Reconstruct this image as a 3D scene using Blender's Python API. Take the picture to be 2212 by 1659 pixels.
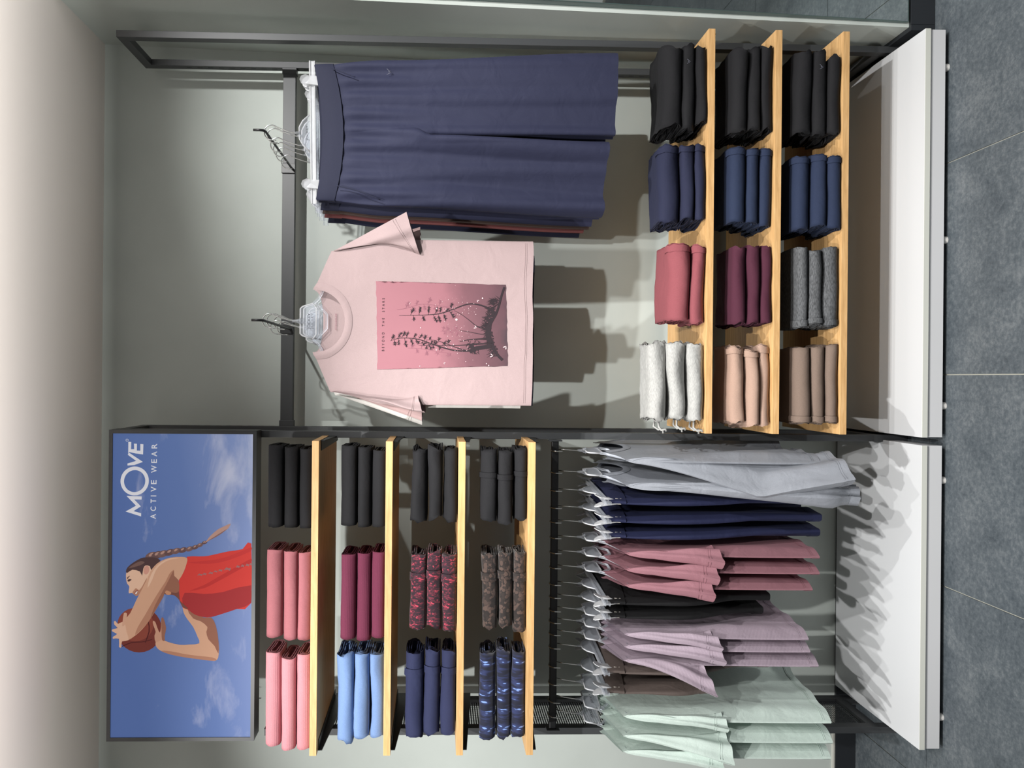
import bpy, bmesh, math, random
import numpy as np
from mathutils import Vector, Matrix, noise
from mathutils.geometry import tessellate_polygon

for o in list(bpy.data.objects):
    bpy.data.objects.remove(o)
scene = bpy.context.scene
COL = scene.collection

# ------------------------------------------------------------------ camera
# Portrait shot stored sideways: world up points to the picture's left.
F, CAMPOS = 1661.0, np.array([0.0, -2.71, 1.5])
PITCH, ROLL, VPX, VPY = 0.0272, 0.009, 945.0, 816.0
fwd = np.array([0, math.cos(PITCH), -math.sin(PITCH)])
rgt = np.array([1.0, 0, 0])
upv = np.cross(rgt, fwd)
AX = -upv * math.cos(ROLL) + rgt * math.sin(ROLL)
AY = rgt * math.cos(ROLL) + upv * math.sin(ROLL)
AZ = -fwd
CX0, CY0 = VPX + F * math.tan(PITCH), VPY
cam = bpy.data.cameras.new('camera')
camo = bpy.data.objects.new('camera', cam)
COL.objects.link(camo)
cam.sensor_fit = 'HORIZONTAL'
cam.sensor_width = 36.0
cam.lens = F / 2212 * 36.0
cam.shift_x = (1106 - CX0) / 2212
cam.shift_y = (CY0 - 829.5) / 2212
cam.clip_start = 0.05
M = Matrix.Identity(4)
for i, a in enumerate((AX, AY, AZ)):
    for j in range(3):
        M[j][i] = a[j]
for j in range(3):
    M[j][3] = CAMPOS[j]
camo.matrix_world = M
scene.camera = camo


def at(px, py, Y):
    """Point of the plane y = Y that the photograph shows at pixel (px, py)."""
    d = AX * (px - CX0) / F + AY * (CY0 - py) / F - AZ
    return CAMPOS + d * ((Y - CAMPOS[1]) / d[1])


# ------------------------------------------------------------------ light
scene.view_settings.view_transform = 'Standard'
scene.view_settings.look = 'None'
scene.view_settings.gamma = 1.0
scene.view_settings.use_curve_mapping = False
scene.view_settings.exposure = 0.53
world = bpy.data.worlds.new('store_ambient')
scene.world = world
world.use_nodes = True
bg = world.node_tree.nodes['Background']
bg.inputs[0].default_value = (1.0, 0.985, 0.96, 1)
bg.inputs[1].default_value = 0.19


def spot(x, y, tx, ty, tz, power, size=82, blend=0.6, z=2.62, rad=0.022, col=(1.0, 0.985, 0.965)):
    l = bpy.data.lights.new('ceiling_spot', 'SPOT')
    l.energy = power
    l.color = col
    l.spot_size = math.radians(size)
    l.spot_blend = blend
    l.shadow_soft_size = rad
    o = bpy.data.objects.new('ceiling_spot', l)
    COL.objects.link(o)
    o.location = (x, y, z)
    o.rotation_euler = (Vector((tx, ty, tz)) - Vector((x, y, z))).to_track_quat('-Z', 'Y').to_euler()


spot(-1.35, -1.85, -1.00, -0.35, 0.85, 112, size=80)
spot(-0.60, -2.05, -0.65, -0.40, 0.65, 104, size=68)
spot(0.25, -1.65, 0.25, -0.45, 0.60, 46, size=70)
spot(1.30, -1.95, 0.95, -0.35, 1.00, 128, size=82)
spot(0.45, -2.60, 0.45, -0.45, 0.50, 100, size=60)
spot(2.00, -2.40, 1.90, -2.00, 0.0, 70, size=80)  # extra spot, added to brighten the floor that the mirror reflects
# added area light that brightens the ceiling; no fixture, out of view
ul = bpy.data.lights.new('ceiling_wash', 'AREA')
ul.shape = 'RECTANGLE'
ul.size, ul.size_y = 4.0, 0.3
ul.energy = 205
ul.color = (1.0, 0.97, 0.94)
ulo = bpy.data.objects.new('ceiling_wash', ul)
COL.objects.link(ulo)
ulo.location = (0.0, -1.60, 2.20)
ulo.rotation_euler = (math.pi + 0.26, 0, 0)

# ------------------------------------------------------------------ helpers


def lin(c):
    return tuple(((v / 255) / 12.92 if v / 255 <= 0.04045 else ((v / 255 + 0.055) / 1.055) ** 2.4) for v in c) + (1,)


class NT:
    def __init__(s, m):
        s.t = m.node_tree
        s.b = s.t.nodes['Principled BSDF']

    def n(s, typ, **kw):
        nd = s.t.nodes.new(typ)
        for k, v in kw.items():
            if k.startswith('i_'):
                nd.inputs[k[2:].replace('_', ' ')].default_value = v
            else:
                setattr(nd, k, v)
        return nd

    def l(s, a, b):
        s.t.links.new(a, b)

    def ramp(s, fac, stops):
        r = s.n('ShaderNodeValToRGB')
        e = r.color_ramp.elements
        while len(e) < len(stops):
            e.new(0.5)
        for i, (p, c) in enumerate(stops):
            e[i].position = p
            e[i].color = c
        s.l(fac, r.inputs[0])
        return r.outputs[0]


def mat(name, col, rough=0.6, metal=0.0, spec=0.5, emis=0, **kw):
    m = bpy.data.materials.new(name)
    m.use_nodes = True
    b = m.node_tree.nodes['Principled BSDF']
    b.inputs['Base Color'].default_value = lin(col)
    b.inputs['Roughness'].default_value = rough
    b.inputs['Metallic'].default_value = metal
    b.inputs['Specular IOR Level'].default_value = spec
    if emis:
        b.inputs['Emission Color'].default_value = lin(col)
        b.inputs['Emission Strength'].default_value = emis
    return m


def bump(nt, height, strength, dist=0.002):
    bp = nt.n('ShaderNodeBump')
    bp.inputs['Strength'].default_value = strength
    bp.inputs['Distance'].default_value = dist
    nt.l(height, bp.inputs['Height'])
    nt.l(bp.outputs[0], nt.b.inputs['Normal'])


def cloth(name, col, rough=0.85, sheen=0.12, var=0.05, rib=None, ribstr=0.6, heather=0, spec=0.2, crease=0.5, sheenrough=0.5, dim=0.84):
    """Woven or knitted fabric: fine weave, soft creases, optional rib."""
    lum = 0.3 * col[0] + 0.59 * col[1] + 0.11 * col[2]
    col = tuple((c * 0.86 + lum * 0.14) * dim for c in col)
    m = mat(name, col, rough, spec=spec)
    nt = NT(m)
    nt.b.inputs['Sheen Weight'].default_value = sheen
    nt.b.inputs['Sheen Roughness'].default_value = sheenrough
    nt.b.inputs['Sheen Tint'].default_value = lin([min(255, c + 60) for c in col])
    tc = nt.n('ShaderNodeTexCoord')
    n1 = nt.n('ShaderNodeTexNoise', i_Scale=900.0 if not heather else 420.0, i_Detail=2.0)
    if heather:
        mp = nt.n('ShaderNodeMapping')
        mp.inputs['Scale'].default_value = (0.25, 1, 1.6)
        nt.l(tc.outputs['Object'], mp.inputs[0])
        nt.l(mp.outputs[0], n1.inputs['Vector'])
    else:
        nt.l(tc.outputs['Object'], n1.inputs['Vector'])
    v = max(var, heather)
    c0 = lin([max(0, c * (1 - v)) for c in col])
    c1 = lin([min(255, c * (1 + v * 0.8)) for c in col])
    nt.l(nt.ramp(n1.outputs[0], [(0.35, c0), (0.65, c1)]), nt.b.inputs['Base Color'])
    n2 = nt.n('ShaderNodeTexNoise', i_Scale=14.0, i_Detail=3.0, i_Distortion=0.6)
    nt.l(tc.outputs['Object'], n2.inputs['Vector'])
    h = n2.outputs[0]
    ad = nt.n('ShaderNodeMath', operation='MULTIPLY_ADD')
    ad.inputs[1].default_value = 0.02
    nt.l(n1.outputs[0], ad.inputs[0])
    nt.l(h, ad.inputs[2])
    h = ad.outputs[0]
    if rib:
        w = nt.n('ShaderNodeTexWave', wave_type='BANDS', bands_direction=rib[0], i_Scale=rib[1])
        nt.l(tc.outputs['Object'], w.inputs['Vector'])
        a2 = nt.n('ShaderNodeMath', operation='MULTIPLY_ADD')
        a2.inputs[1].default_value = 0.12 * ribstr
        nt.l(w.outputs[1], a2.inputs[0])
        nt.l(h, a2.inputs[2])
        h = a2.outputs[0]
    bump(nt, h, crease, 0.008)
    return m


def finish(name, V, Fc, m, parent=None, smooth=True, loc=None, rot=None):
    me = bpy.data.meshes.new(name)
    me.from_pydata([tuple(map(float, v)) for v in V], [], [tuple(int(i) for i in f) for f in Fc])
    me.update()
    if m is not None:
        me.materials.append(m)
    if smooth:
        me.polygons.foreach_set('use_smooth', [True] * len(me.polygons))
    o = bpy.data.objects.new(name, me)
    COL.objects.link(o)
    if parent is not None:
        o.parent = parent
    if loc is not None:
        o.location = loc
    if rot is not None:
        o.rotation_euler = rot
    return o


class MB:
    """Collects shapes into one mesh."""

    def __init__(s):
        s.v = []
        s.f = []

    def add(s, V, Fc):
        k = len(s.v)
        s.v += [tuple(map(float, v)) for v in V]
        s.f += [tuple(int(i) + k for i in f) for f in Fc]
        return s

    def box(s, x0, x1, y0, y1, z0, z1):
        V = [(x, y, z) for x in (x0, x1) for y in (y0, y1) for z in (z0, z1)]
        return s.add(V, [(0, 1, 3, 2), (4, 6, 7, 5), (0, 4, 5, 1), (2, 3, 7, 6), (0, 2, 6, 4), (1, 5, 7, 3)])

    def tube(s, pts, r, n=8, caps=True):
        pts = [Vector(p) for p in pts]
        rs = r if isinstance(r, (list, tuple)) else [r] * len(pts)
        V = []
        up = None
        for i, p in enumerate(pts):
            d = (pts[min(i + 1, len(pts) - 1)] - pts[max(i - 1, 0)]).normalized()
            if up is None:
                up = Vector((0, 0, 1)) if abs(d.z) < 0.9 else Vector((0, 1, 0))
            a = d.cross(up)
            if a.length < 1e-6:
                a = d.orthogonal()
            a.normalize()
            b = a.cross(d).normalized()
            up = b
            for k in range(n):
                t = 2 * math.pi * k / n
                V.append(p + a * (rs[i] * math.cos(t)) + b * (rs[i] * math.sin(t)))
        Fc = []
        for i in range(len(pts) - 1):
            for k in range(n):
                k2 = (k + 1) % n
                Fc.append((i * n + k, i * n + k2, (i + 1) * n + k2, (i + 1) * n + k))
        if caps:
            Fc.append(tuple(range(n))[::-1])
            Fc.append(tuple((len(pts) - 1) * n + k for k in range(n)))
        return s.add(V, Fc)

    def grid(s, P, flip=False, wrap=False):
        nu, nv = P.shape[:2]
        Fc = []
        for i in range(nu - 1):
            for j in range(nv - (0 if wrap else 1)):
                j2 = (j + 1) % nv
                f = (i * nv + j, (i + 1) * nv + j, (i + 1) * nv + j2, i * nv + j2)
                Fc.append(f[::-1] if flip else f)
        return s.add(P.reshape(-1, 3), Fc)

    def prism(s, pts, y0, y1):
        """Outline in (x, z), given thickness in y."""
        n = len(pts)
        V = [(p[0], y0, p[1]) for p in pts] + [(p[0], y1, p[1]) for p in pts]
        Fc = [tuple(range(n)), tuple(range(2 * n - 1, n - 1, -1))]
        Fc += [(i, i + n, (i + 1) % n + n, (i + 1) % n) for i in range(n)]
        return s.add(V, Fc)

    def build(s, name, m, parent=None, smooth=False, bevel=0, loc=None, rot=None, origin=None):
        V = s.v
        if origin is not None:
            V = [(v[0] - origin[0], v[1] - origin[1], v[2] - origin[2]) for v in V]
            if parent is None and loc is None:
                loc = origin
        o = finish(name, V, s.f, m, parent, smooth, loc, rot)
        bm = bmesh.new()
        bm.from_mesh(o.data)
        if bevel:
            bmesh.ops.bevel(bm, geom=list(bm.edges), offset=bevel, segments=2, affect='EDGES', profile=0.6)
        bmesh.ops.recalc_face_normals(bm, faces=bm.faces)
        bm.to_mesh(o.data)
        bm.free()
        return o


def tag(o, label=None, cat=None, group=None, kind=None):
    if label:
        o['label'] = label
    if cat:
        o['category'] = cat
    if group:
        o['group'] = group
    if kind:
        o['kind'] = kind
    return o


def thing(name, label, cat, loc=(0, 0, 0), rz=0.0, group=None):
    o = bpy.data.objects.new(name, None)
    COL.objects.link(o)
    o.empty_display_size = 0.05
    o.location = loc
    o.rotation_euler = (0, 0, rz)
    return tag(o, label, cat, group)


def wbox(name, b, m, parent=None, bevel=0.0, smooth=False):
    """Box from world extents; its parent (if any) is an unrotated thing."""
    org = tuple(parent.location) if parent is not None else ((b[0] + b[1]) / 2, (b[2] + b[3]) / 2, b[4])
    return MB().box(*b).build(name, m, parent, bevel=bevel, origin=org, smooth=smooth)


def struct(o):
    o['kind'] = 'structure'
    return o


def text_mesh(name, body, m, parent, x0, x1, zbase, height, y, bold=0.0, spacing=1.0, rot=None):
    """Flat lettering facing -y that fills x0..x1, cap height given."""
    cu = bpy.data.curves.new(name, 'FONT')
    cu.body = body
    cu.space_character = spacing
    cu.offset = bold
    cu.size = 1.0
    ob = bpy.data.objects.new(name, cu)
    COL.objects.link(ob)
    bpy.context.view_layer.update()
    me = bpy.data.meshes.new_from_object(ob.evaluated_get(bpy.context.evaluated_depsgraph_get()))
    bpy.data.objects.remove(ob)
    V = np.array([v.co[:] for v in me.vertices])
    a, b = V[:, 0].min(), V[:, 0].max()
    c, d = V[:, 1].min(), V[:, 1].max()
    for v in me.vertices:
        v.co = (x0 + (v.co.x - a) / (b - a) * (x1 - x0), y, zbase + (v.co.y - c) / (d - c) * height)
    me.materials.clear()
    me.materials.append(m)
    o = bpy.data.objects.new(name, me)
    COL.objects.link(o)
    o.parent = parent
    return o


def sstep(a, b, x):
    t = np.clip((np.asarray(x, float) - a) / (b - a), 0, 1)
    return t * t * (3 - 2 * t)


# ------------------------------------------------------------------ materials
def wall_mat():
    m = mat('painted_wall', (186, 193, 188), 0.75, spec=0.25)
    nt = NT(m)
    tc = nt.n('ShaderNodeTexCoord')
    n = nt.n('ShaderNodeTexNoise', i_Scale=3.0, i_Detail=4.0)
    nt.l(tc.outputs['Object'], n.inputs['Vector'])
    nt.l(nt.ramp(n.outputs[0], [(0.3, lin((181, 188, 183))), (0.7, lin((191, 198, 193)))]), nt.b.inputs['Base Color'])
    n2 = nt.n('ShaderNodeTexNoise', i_Scale=350.0, i_Detail=2.0)
    nt.l(tc.outputs['Object'], n2.inputs['Vector'])
    bump(nt, n2.outputs[0], 0.08, 0.001)
    return m


def tile_mat():
    m = mat('slate_tile', (100, 108, 114), 0.48, spec=0.4)
    nt = NT(m)
    ge = nt.n('ShaderNodeNewGeometry')
    n = nt.n('ShaderNodeTexNoise', i_Scale=7.0, i_Detail=10.0, i_Roughness=0.72, i_Distortion=0.5)
    nt.l(ge.outputs['Position'], n.inputs['Vector'])
    n2 = nt.n('ShaderNodeTexNoise', i_Scale=70.0, i_Detail=6.0, i_Roughness=0.75)
    nt.l(ge.outputs['Position'], n2.inputs['Vector'])
    mx = nt.n('ShaderNodeMath', operation='MULTIPLY_ADD')
    mx.inputs[1].default_value = 0.55
    nt.l(n2.outputs[0], mx.inputs[0])
    ml = nt.n('ShaderNodeMath', operation='MULTIPLY')
    ml.inputs[1].default_value = 0.5
    nt.l(n.outputs[0], ml.inputs[0])
    nt.l(ml.outputs[0], mx.inputs[2])
    nt.l(nt.ramp(mx.outputs[0], [(0.36, lin((52, 59, 65))), (0.52, lin((76, 83, 88))), (0.68, lin((104, 109, 112)))]), nt.b.inputs['Base Color'])
    bump(nt, n2.outputs[0], 0.12, 0.002)
    return m


def wood_mat():
    m = mat('oak_veneer', (205, 160, 100), 0.5, spec=0.35)
    nt = NT(m)
    tc = nt.n('ShaderNodeTexCoord')
    mp = nt.n('ShaderNodeMapping')
    mp.inputs['Scale'].default_value = (1.2, 14, 14)
    nt.l(tc.outputs['Object'], mp.inputs[0])
    n = nt.n('ShaderNodeTexNoise', i_Scale=9.0, i_Detail=8.0, i_Roughness=0.6, i_Distortion=0.3)
    nt.l(mp.outputs[0], n.inputs['Vector'])
    nt.l(nt.ramp(n.outputs[0], [(0.28, lin((178, 138, 90))), (0.5, lin((201, 160, 108))), (0.75, lin((216, 178, 128)))]), nt.b.inputs['Base Color'])
    bump(nt, n.outputs[0], 0.05, 0.001)
    return m


def perf_mat():
    """Black sheet with rows of punched holes."""
    m = mat('perforated_sheet', (42, 45, 47), 0.45, spec=0.5)
    nt = NT(m)
    tc = nt.n('ShaderNodeTexCoord')
    sp = nt.n('ShaderNodeSeparateXYZ')
    nt.l(tc.outputs['Object'], sp.inputs[0])

    def saw(sock, off):
        a = nt.n('ShaderNodeMath', operation='MULTIPLY_ADD')
        a.inputs[1].default_value = 1 / 0.0075
        a.inputs[2].default_value = off
        nt.l(sock, a.inputs[0])
        f = nt.n('ShaderNodeMath', operation='FRACT')
        nt.l(a.outputs[0], f.inputs[0])
        d = nt.n('ShaderNodeMath', operation='SUBTRACT')
        d.inputs[1].default_value = 0.5
        nt.l(f.outputs[0], d.inputs[0])
        p = nt.n('ShaderNodeMath', operation='POWER')
        p.inputs[1].default_value = 2.0
        ab = nt.n('ShaderNodeMath', operation='ABSOLUTE')
        nt.l(d.outputs[0], ab.inputs[0])
        nt.l(ab.outputs[0], p.inputs[0])
        return p.outputs[0]
    s = nt.n('ShaderNodeMath', operation='ADD')
    nt.l(saw(sp.outputs[1], 0), s.inputs[0])
    nt.l(saw(sp.outputs[2], 0), s.inputs[1])
    g = nt.n('ShaderNodeMath', operation='GREATER_THAN')
    g.inputs[1].default_value = 0.085
    nt.l(s.outputs[0], g.inputs[0])
    nt.l(g.outputs[0], nt.b.inputs['Alpha'])
    return m


def clear_mat(name, white=0.25, tint=(236, 240, 248), rough=0.12):
    m = bpy.data.materials.new(name)
    m.use_nodes = True
    t = m.node_tree
    b = t.nodes['Principled BSDF']
    b.inputs['Base Color'].default_value = lin(tint)
    b.inputs['Roughness'].default_value = rough
    b.inputs['Specular IOR Level'].default_value = 0.8
    tr = t.nodes.new('ShaderNodeBsdfTransparent')
    tr.inputs[0].default_value = lin((251, 252, 254))
    fr = t.nodes.new('ShaderNodeFresnel')
    fr.inputs[0].default_value = 1.5
    ma = t.nodes.new('ShaderNodeMath')
    ma.operation = 'MULTIPLY_ADD'
    ma.inputs[1].default_value = 0.6
    ma.inputs[2].default_value = white
    t.links.new(fr.outputs[0], ma.inputs[0])
    mx = t.nodes.new('ShaderNodeMixShader')
    t.links.new(ma.outputs[0], mx.inputs[0])
    t.links.new(tr.outputs[0], mx.inputs[1])
    t.links.new(b.outputs[0], mx.inputs[2])
    t.links.new(mx.outputs[0], t.nodes['Material Output'].inputs[0])
    return m


def print_mat(name, kind):
    """Printed fabric: 'splash' red flecks, 'camo' brown spots, 'streak' blue dashes."""
    m = mat(name, (60, 50, 50), 0.8, spec=0.2)
    nt = NT(m)
    nt.b.inputs['Sheen Weight'].default_value = 0.2
    tc = nt.n('ShaderNodeTexCoord')
    mp = nt.n('ShaderNodeMapping')
    nt.l(tc.outputs['Object'], mp.inputs[0])
    if kind == 'splash':
        mp.inputs['Scale'].default_value = (1.5, 1, 0.8)
        n = nt.n('ShaderNodeTexNoise', i_Scale=80.0, i_Detail=2.5, i_Distortion=1.2)
        nt.l(mp.outputs[0], n.inputs['Vector'])
        c = nt.ramp(n.outputs[0], [(0.0, lin((34, 26, 32))), (0.50, lin((46, 30, 38))), (0.54, lin((86, 38, 50))), (0.63, lin((104, 40, 54))), (0.66, lin((184, 66, 84)))])
        c_r = nt.t.nodes[-1]
    elif kind == 'camo':
        v = nt.n('ShaderNodeTexVoronoi', i_Scale=95.0)
        v.feature = 'F1'
        n = nt.n('ShaderNodeTexNoise', i_Scale=40.0, i_Detail=2.0)
        nt.l(mp.outputs[0], n.inputs['Vector'])
        ad = nt.n('ShaderNodeMixRGB', blend_type='ADD')
        ad.inputs[0].default_value = 0.03
        nt.l(mp.outputs[0], ad.inputs[1])
        nt.l(n.outputs[1], ad.inputs[2])
        nt.l(ad.outputs[0], v.inputs['Vector'])
        sp = nt.n('ShaderNodeSeparateColor')
        nt.l(v.outputs['Color'], sp.inputs[0])
        lt = nt.n('ShaderNodeMath', operation='LESS_THAN')
        lt.inputs[1].default_value = 0.60
        nt.l(v.outputs['Distance'], lt.inputs[0])
        mu = nt.n('ShaderNodeMath', operation='MULTIPLY')
        nt.l(sp.outputs[0], mu.inputs[0])
        nt.l(lt.outputs[0], mu.inputs[1])
        c = nt.ramp(mu.outputs[0], [(0.0, lin((38, 33, 32))), (0.3, lin((48, 41, 38))), (0.5, lin((64, 52, 48))), (0.8, lin((78, 63, 57)))])
    else:
        mp.inputs['Scale'].default_value = (1.0, 0.25, 0.22)
        n = nt.n('ShaderNodeTexNoise', i_Scale=95.0, i_Detail=2.0, i_Distortion=0.4)
        nt.l(mp.outputs[0], n.inputs['Vector'])
        c = nt.ramp(n.outputs[0], [(0.0, lin((22, 24, 33))), (0.48, lin((30, 33, 50))), (0.58, lin((42, 49, 82))), (0.65, lin((44, 53, 90))), (0.675, lin((120, 148, 208)))])
    nt.l(c, nt.b.inputs['Base Color'])
    n3 = nt.n('ShaderNodeTexNoise', i_Scale=16.0, i_Detail=3.0)
    nt.l(tc.outputs['Object'], n3.inputs['Vector'])
    bump(nt, n3.outputs[0], 0.45, 0.008)
    return m


MT = dict(
    wall=wall_mat(), tile=tile_mat(), wood=wood_mat(), perf=perf_mat(),
    ceiling=mat('ceiling_paint', (232, 225, 219), 0.9, spec=0.1),
    grout=mat('grout', (165, 165, 155), 0.9),
    skirt=mat('black_skirting', (34, 37, 41), 0.4),
    trim=mat('light_trim', (205, 205, 196), 0.6),
    metal=mat('charcoal_metal', (62, 64, 66), 0.45, spec=0.5),
    dark=mat('black_metal', (24, 25, 27), 0.4, spec=0.5),
    white=mat('white_laminate', (199, 201, 203), 0.35, spec=0.4),
    white2=mat('white_laminate_front', (196, 197, 199), 0.4, spec=0.4),
    edge=mat('grey_edging', (196, 198, 190), 0.45),
    chrome=mat('polished_steel', (200, 202, 200), 0.18, metal=1.0),
    clear=clear_mat('clear_plastic', 0.07, (226, 230, 236)),
    frost=clear_mat('frosted_plastic', 0.42, (225, 226, 228), 0.3),
    pad=mat('cream_pad', (232, 226, 214), 0.6),
    ink=mat('black_ink', (30, 32, 44), 0.6),
    mirror=mat('mirror_glass', (225, 232, 230), 0.02, metal=1.0),
    glassedge=mat('mirror_edge', (70, 88, 86), 0.2),
    rubber=mat('white_foot', (210, 208, 204), 0.6),
)
CL = dict(
    black=cloth('black_knit', (34, 34, 37), var=0.12),
    rose=cloth('rose_knit', (190, 110, 118)),
    pink=cloth('pink_rib', (238, 152, 162), rib=('Z', 130.0), ribstr=1.2),
    burgundy=cloth('burgundy_rib', (124, 48, 76), rib=('Z', 130.0), ribstr=1.0),
    lightblue=cloth('light_blue_knit', (122, 156, 212)),
    splash=print_mat('red_splash_print', 'splash'),
    camo=print_mat('brown_spot_print', 'camo'),
    streak=print_mat('navy_streak_print', 'streak'),
    navy=cloth('navy_knit', (48, 54, 92)),
    navy_a=cloth('indigo_fleece', (42, 46, 74)),
    navy_b=cloth('slate_navy_jersey', (42, 54, 84)),
    wine=cloth('wine_jersey', (88, 38, 58)),
    dusty=cloth('dusty_rose_fleece', (160, 80, 88)),
    heather=cloth('white_heather', (188, 188, 184), heather=0.08, crease=0.9),
    beige=cloth('beige_jersey', (192, 156, 136)),
    taupe=cloth('taupe_jersey', (140, 118, 104)),
    grey=cloth('charcoal_heather', (96, 98, 101), heather=0.24),
    silver=cloth('silver_grey_windcheater', (160, 165, 175), 0.5, 0.1, spec=0.45, crease=0.6),
    ink=cloth('deep_navy_stretch', (30, 36, 76), 0.7, spec=0.3),
    mauve=cloth('mauve_jersey', (150, 100, 110), 0.75, dim=0.95),
    jet=cloth('jet_black_stretch', (24, 24, 26), 0.75),
    lilac=cloth('lilac_knit', (188, 168, 184), rib=('DIAGONAL', 60.0), ribstr=0.25),
    brown=cloth('brown_taupe_nylon', (104, 90, 84), 0.6, spec=0.35),
    mint=cloth('mint_jersey', (194, 212, 203), 0.75, dim=1.0),
    tee=cloth('pale_pink_cotton', (159, 137, 137), crease=0.35, var=0.03, dim=1.0),
    tee2=cloth('blush_cotton', (196, 162, 160), var=0.03),
    offwhite=cloth('off_white_cotton', (226, 222, 216), var=0.03),
    deep=cloth('charcoal_navy_cotton', (40, 42, 56)),
    skirt=cloth('navy_stretch_woven', (45, 49, 80), 0.75, crease=0.4, spec=0.3),
    skirtband=cloth('navy_waistband', (39, 43, 70), 0.75, crease=0.2, spec=0.3),
    rust=cloth('dusty_rose_woven', (150, 84, 84)),
    cocoa=cloth('cocoa_woven', (96, 78, 72)),
)

# ------------------------------------------------------------------ the setting
CEIL = 2.667
struct(MB().box(-3.2, 3.2, 0.0, 0.12, -0.05, 2.8).build('wall_back', MT['wall'], origin=(0, 0, 0)))
struct(MB().box(-3.2, 3.2, -0.98, 0.12, CEIL, CEIL + 0.1).build('ceiling', MT['ceiling'], origin=(0, -2, CEIL)))


def wall_x(z):
    return 1.078 + 0.027 * z


# return wall beside the bay (leans a little), mirror on its end
WY = -0.405
wr = MB()
z1 = 2.70
wr.add([(wall_x(0), 0, 0), (wall_x(0), WY, 0), (2.6, WY, 0), (2.6, 0, 0), (wall_x(z1), 0, z1), (wall_x(z1), WY, z1), (2.6, WY, z1), (2.6, 0, z1)],
       [(0, 1, 5, 4), (1, 2, 6, 5), (2, 3, 7, 6), (3, 0, 4, 7), (4, 5, 6, 7), (0, 3, 2, 1)])
struct(wr.build('wall_right', MT['wall'], origin=(1.08, 0, 0)))
sk = MB().box(1.066, 1.084, WY - 0.012, -0.001, 0.0, 0.074)
struct(sk.build('baseboard_right', MT['skirt'], origin=(1.07, 0, 0), bevel=0.001))
struct(MB().box(1.0845, 2.6, WY - 0.012, WY, 0.0, 0.074).build('baseboard_front', MT['skirt'], origin=(1.1, WY, 0), bevel=0.001))
struct(MB().box(-3.2, 1.065, -0.012, -0.0, 0.0, 0.072).build('baseboard_back', MT['skirt'], origin=(0, 0, 0), bevel=0.001))
struct(MB().box(-3.2, -1.16, -0.006, -0.0, 0.0725, 0.080).build('trim_1', MT['trim'], origin=(-1.2, 0, 0.07)))

mi = thing('wall_mirror', 'tall wall mirror reflecting the tiled floor on the end of the return wall', 'mirror', (1.10, WY, 0.086))
zt = 2.3
MB().add([(wall_x(0.086) + 0.012, WY - 0.014, 0.086), (2.5, WY - 0.014, 0.086), (2.5, WY - 0.050, zt), (wall_x(zt) + 0.018, WY - 0.050, zt)], [(0, 1, 2, 3)]).build('mirror_glass', MT['mirror'], mi, origin=(1.10, WY, 0.086))
MB().add([(wall_x(0.086) + 0.0105, WY - 0.0135, 0.083), (2.5, WY - 0.0135, 0.083), (2.5, WY - 0.0495, zt), (wall_x(zt) + 0.0165, WY - 0.0495, zt),
          (wall_x(0.086) + 0.0105, WY - 0.002, 0.083), (2.5, WY - 0.002, 0.083), (2.5, WY - 0.002, zt), (wall_x(zt) + 0.0165, WY - 0.002, zt)],
         [(0, 1, 2, 3), (4, 7, 6, 5), (0, 4, 5, 1), (0, 3, 7, 4), (3, 2, 6, 7), (1, 5, 6, 2)]).build('mirror_backing', MT['glassedge'], mi, origin=(1.10, WY, 0.086))

# floor: grout bed with slate tiles
floor = struct(MB().box(-3.2, 3.2, -4.6, 0.12, -0.06, -0.004).build('floor', MT['grout'], origin=(0, 0, 0)))
TS = 0.625
tm = None
for i in range(-5, 5):
    for j in range(-7, 1):
        x, y = 0.022 + i * TS, -0.405 + j * TS
        if tm is None:
            o = MB().box(0.0016, TS - 0.0016, 0.0016, TS - 0.0016, -0.012, 0.0).build('tile', MT['tile'], floor, bevel=0.0008)
            tm = o.data
        else:
            o = bpy.data.objects.new('tile', tm)
            COL.objects.link(o)
            o.parent = floor
        o.location = (x, y, 0)

# ------------------------------------------------------------------ plinths


def plinth(label, x0, x1, feet):
    t = thing('display_plinth', label, 'plinth', ((x0 + x1) / 2, -0.26, 0.0), group='white plinths on the floor')
    wbox('top_board', (x0, x1, -0.495, -0.02, 0.0635, 0.080), MT['white'], t, bevel=0.0008)
    wbox('edge_strip', (x0 + 0.0005, x1 - 0.0005, -0.4965, -0.495, 0.064, 0.0795), MT['edge'], t)
    wbox('body', (x0 + 0.001, x1 - 0.001, -0.491, -0.03, 0.0165, 0.0625), MT['white2'], t, bevel=0.0008)
    for fx in feet:
        for fy in (-0.475, -0.10):
            MB().tube([(fx, fy, 0.0), (fx, fy, 0.0165)], 0.011, 12).build('foot', MT['rubber'], t, origin=tuple(t.location))
    wbox('toe_kick', (x0 + 0.02, x1 - 0.02, -0.455, -0.06, 0.0008, 0.016), MT['dark'], t)


plinth('long white plinth under the oak shelves, standing beside the return wall', -0.163, 1.036, (0.93, 0.42, -0.07))
plinth('shorter white plinth under the hanging rail, dappled with garment shadows', -1.078, -0.186, (-0.29, -0.99))

# ------------------------------------------------------------------ uprights and rails
TW = 0.021


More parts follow.
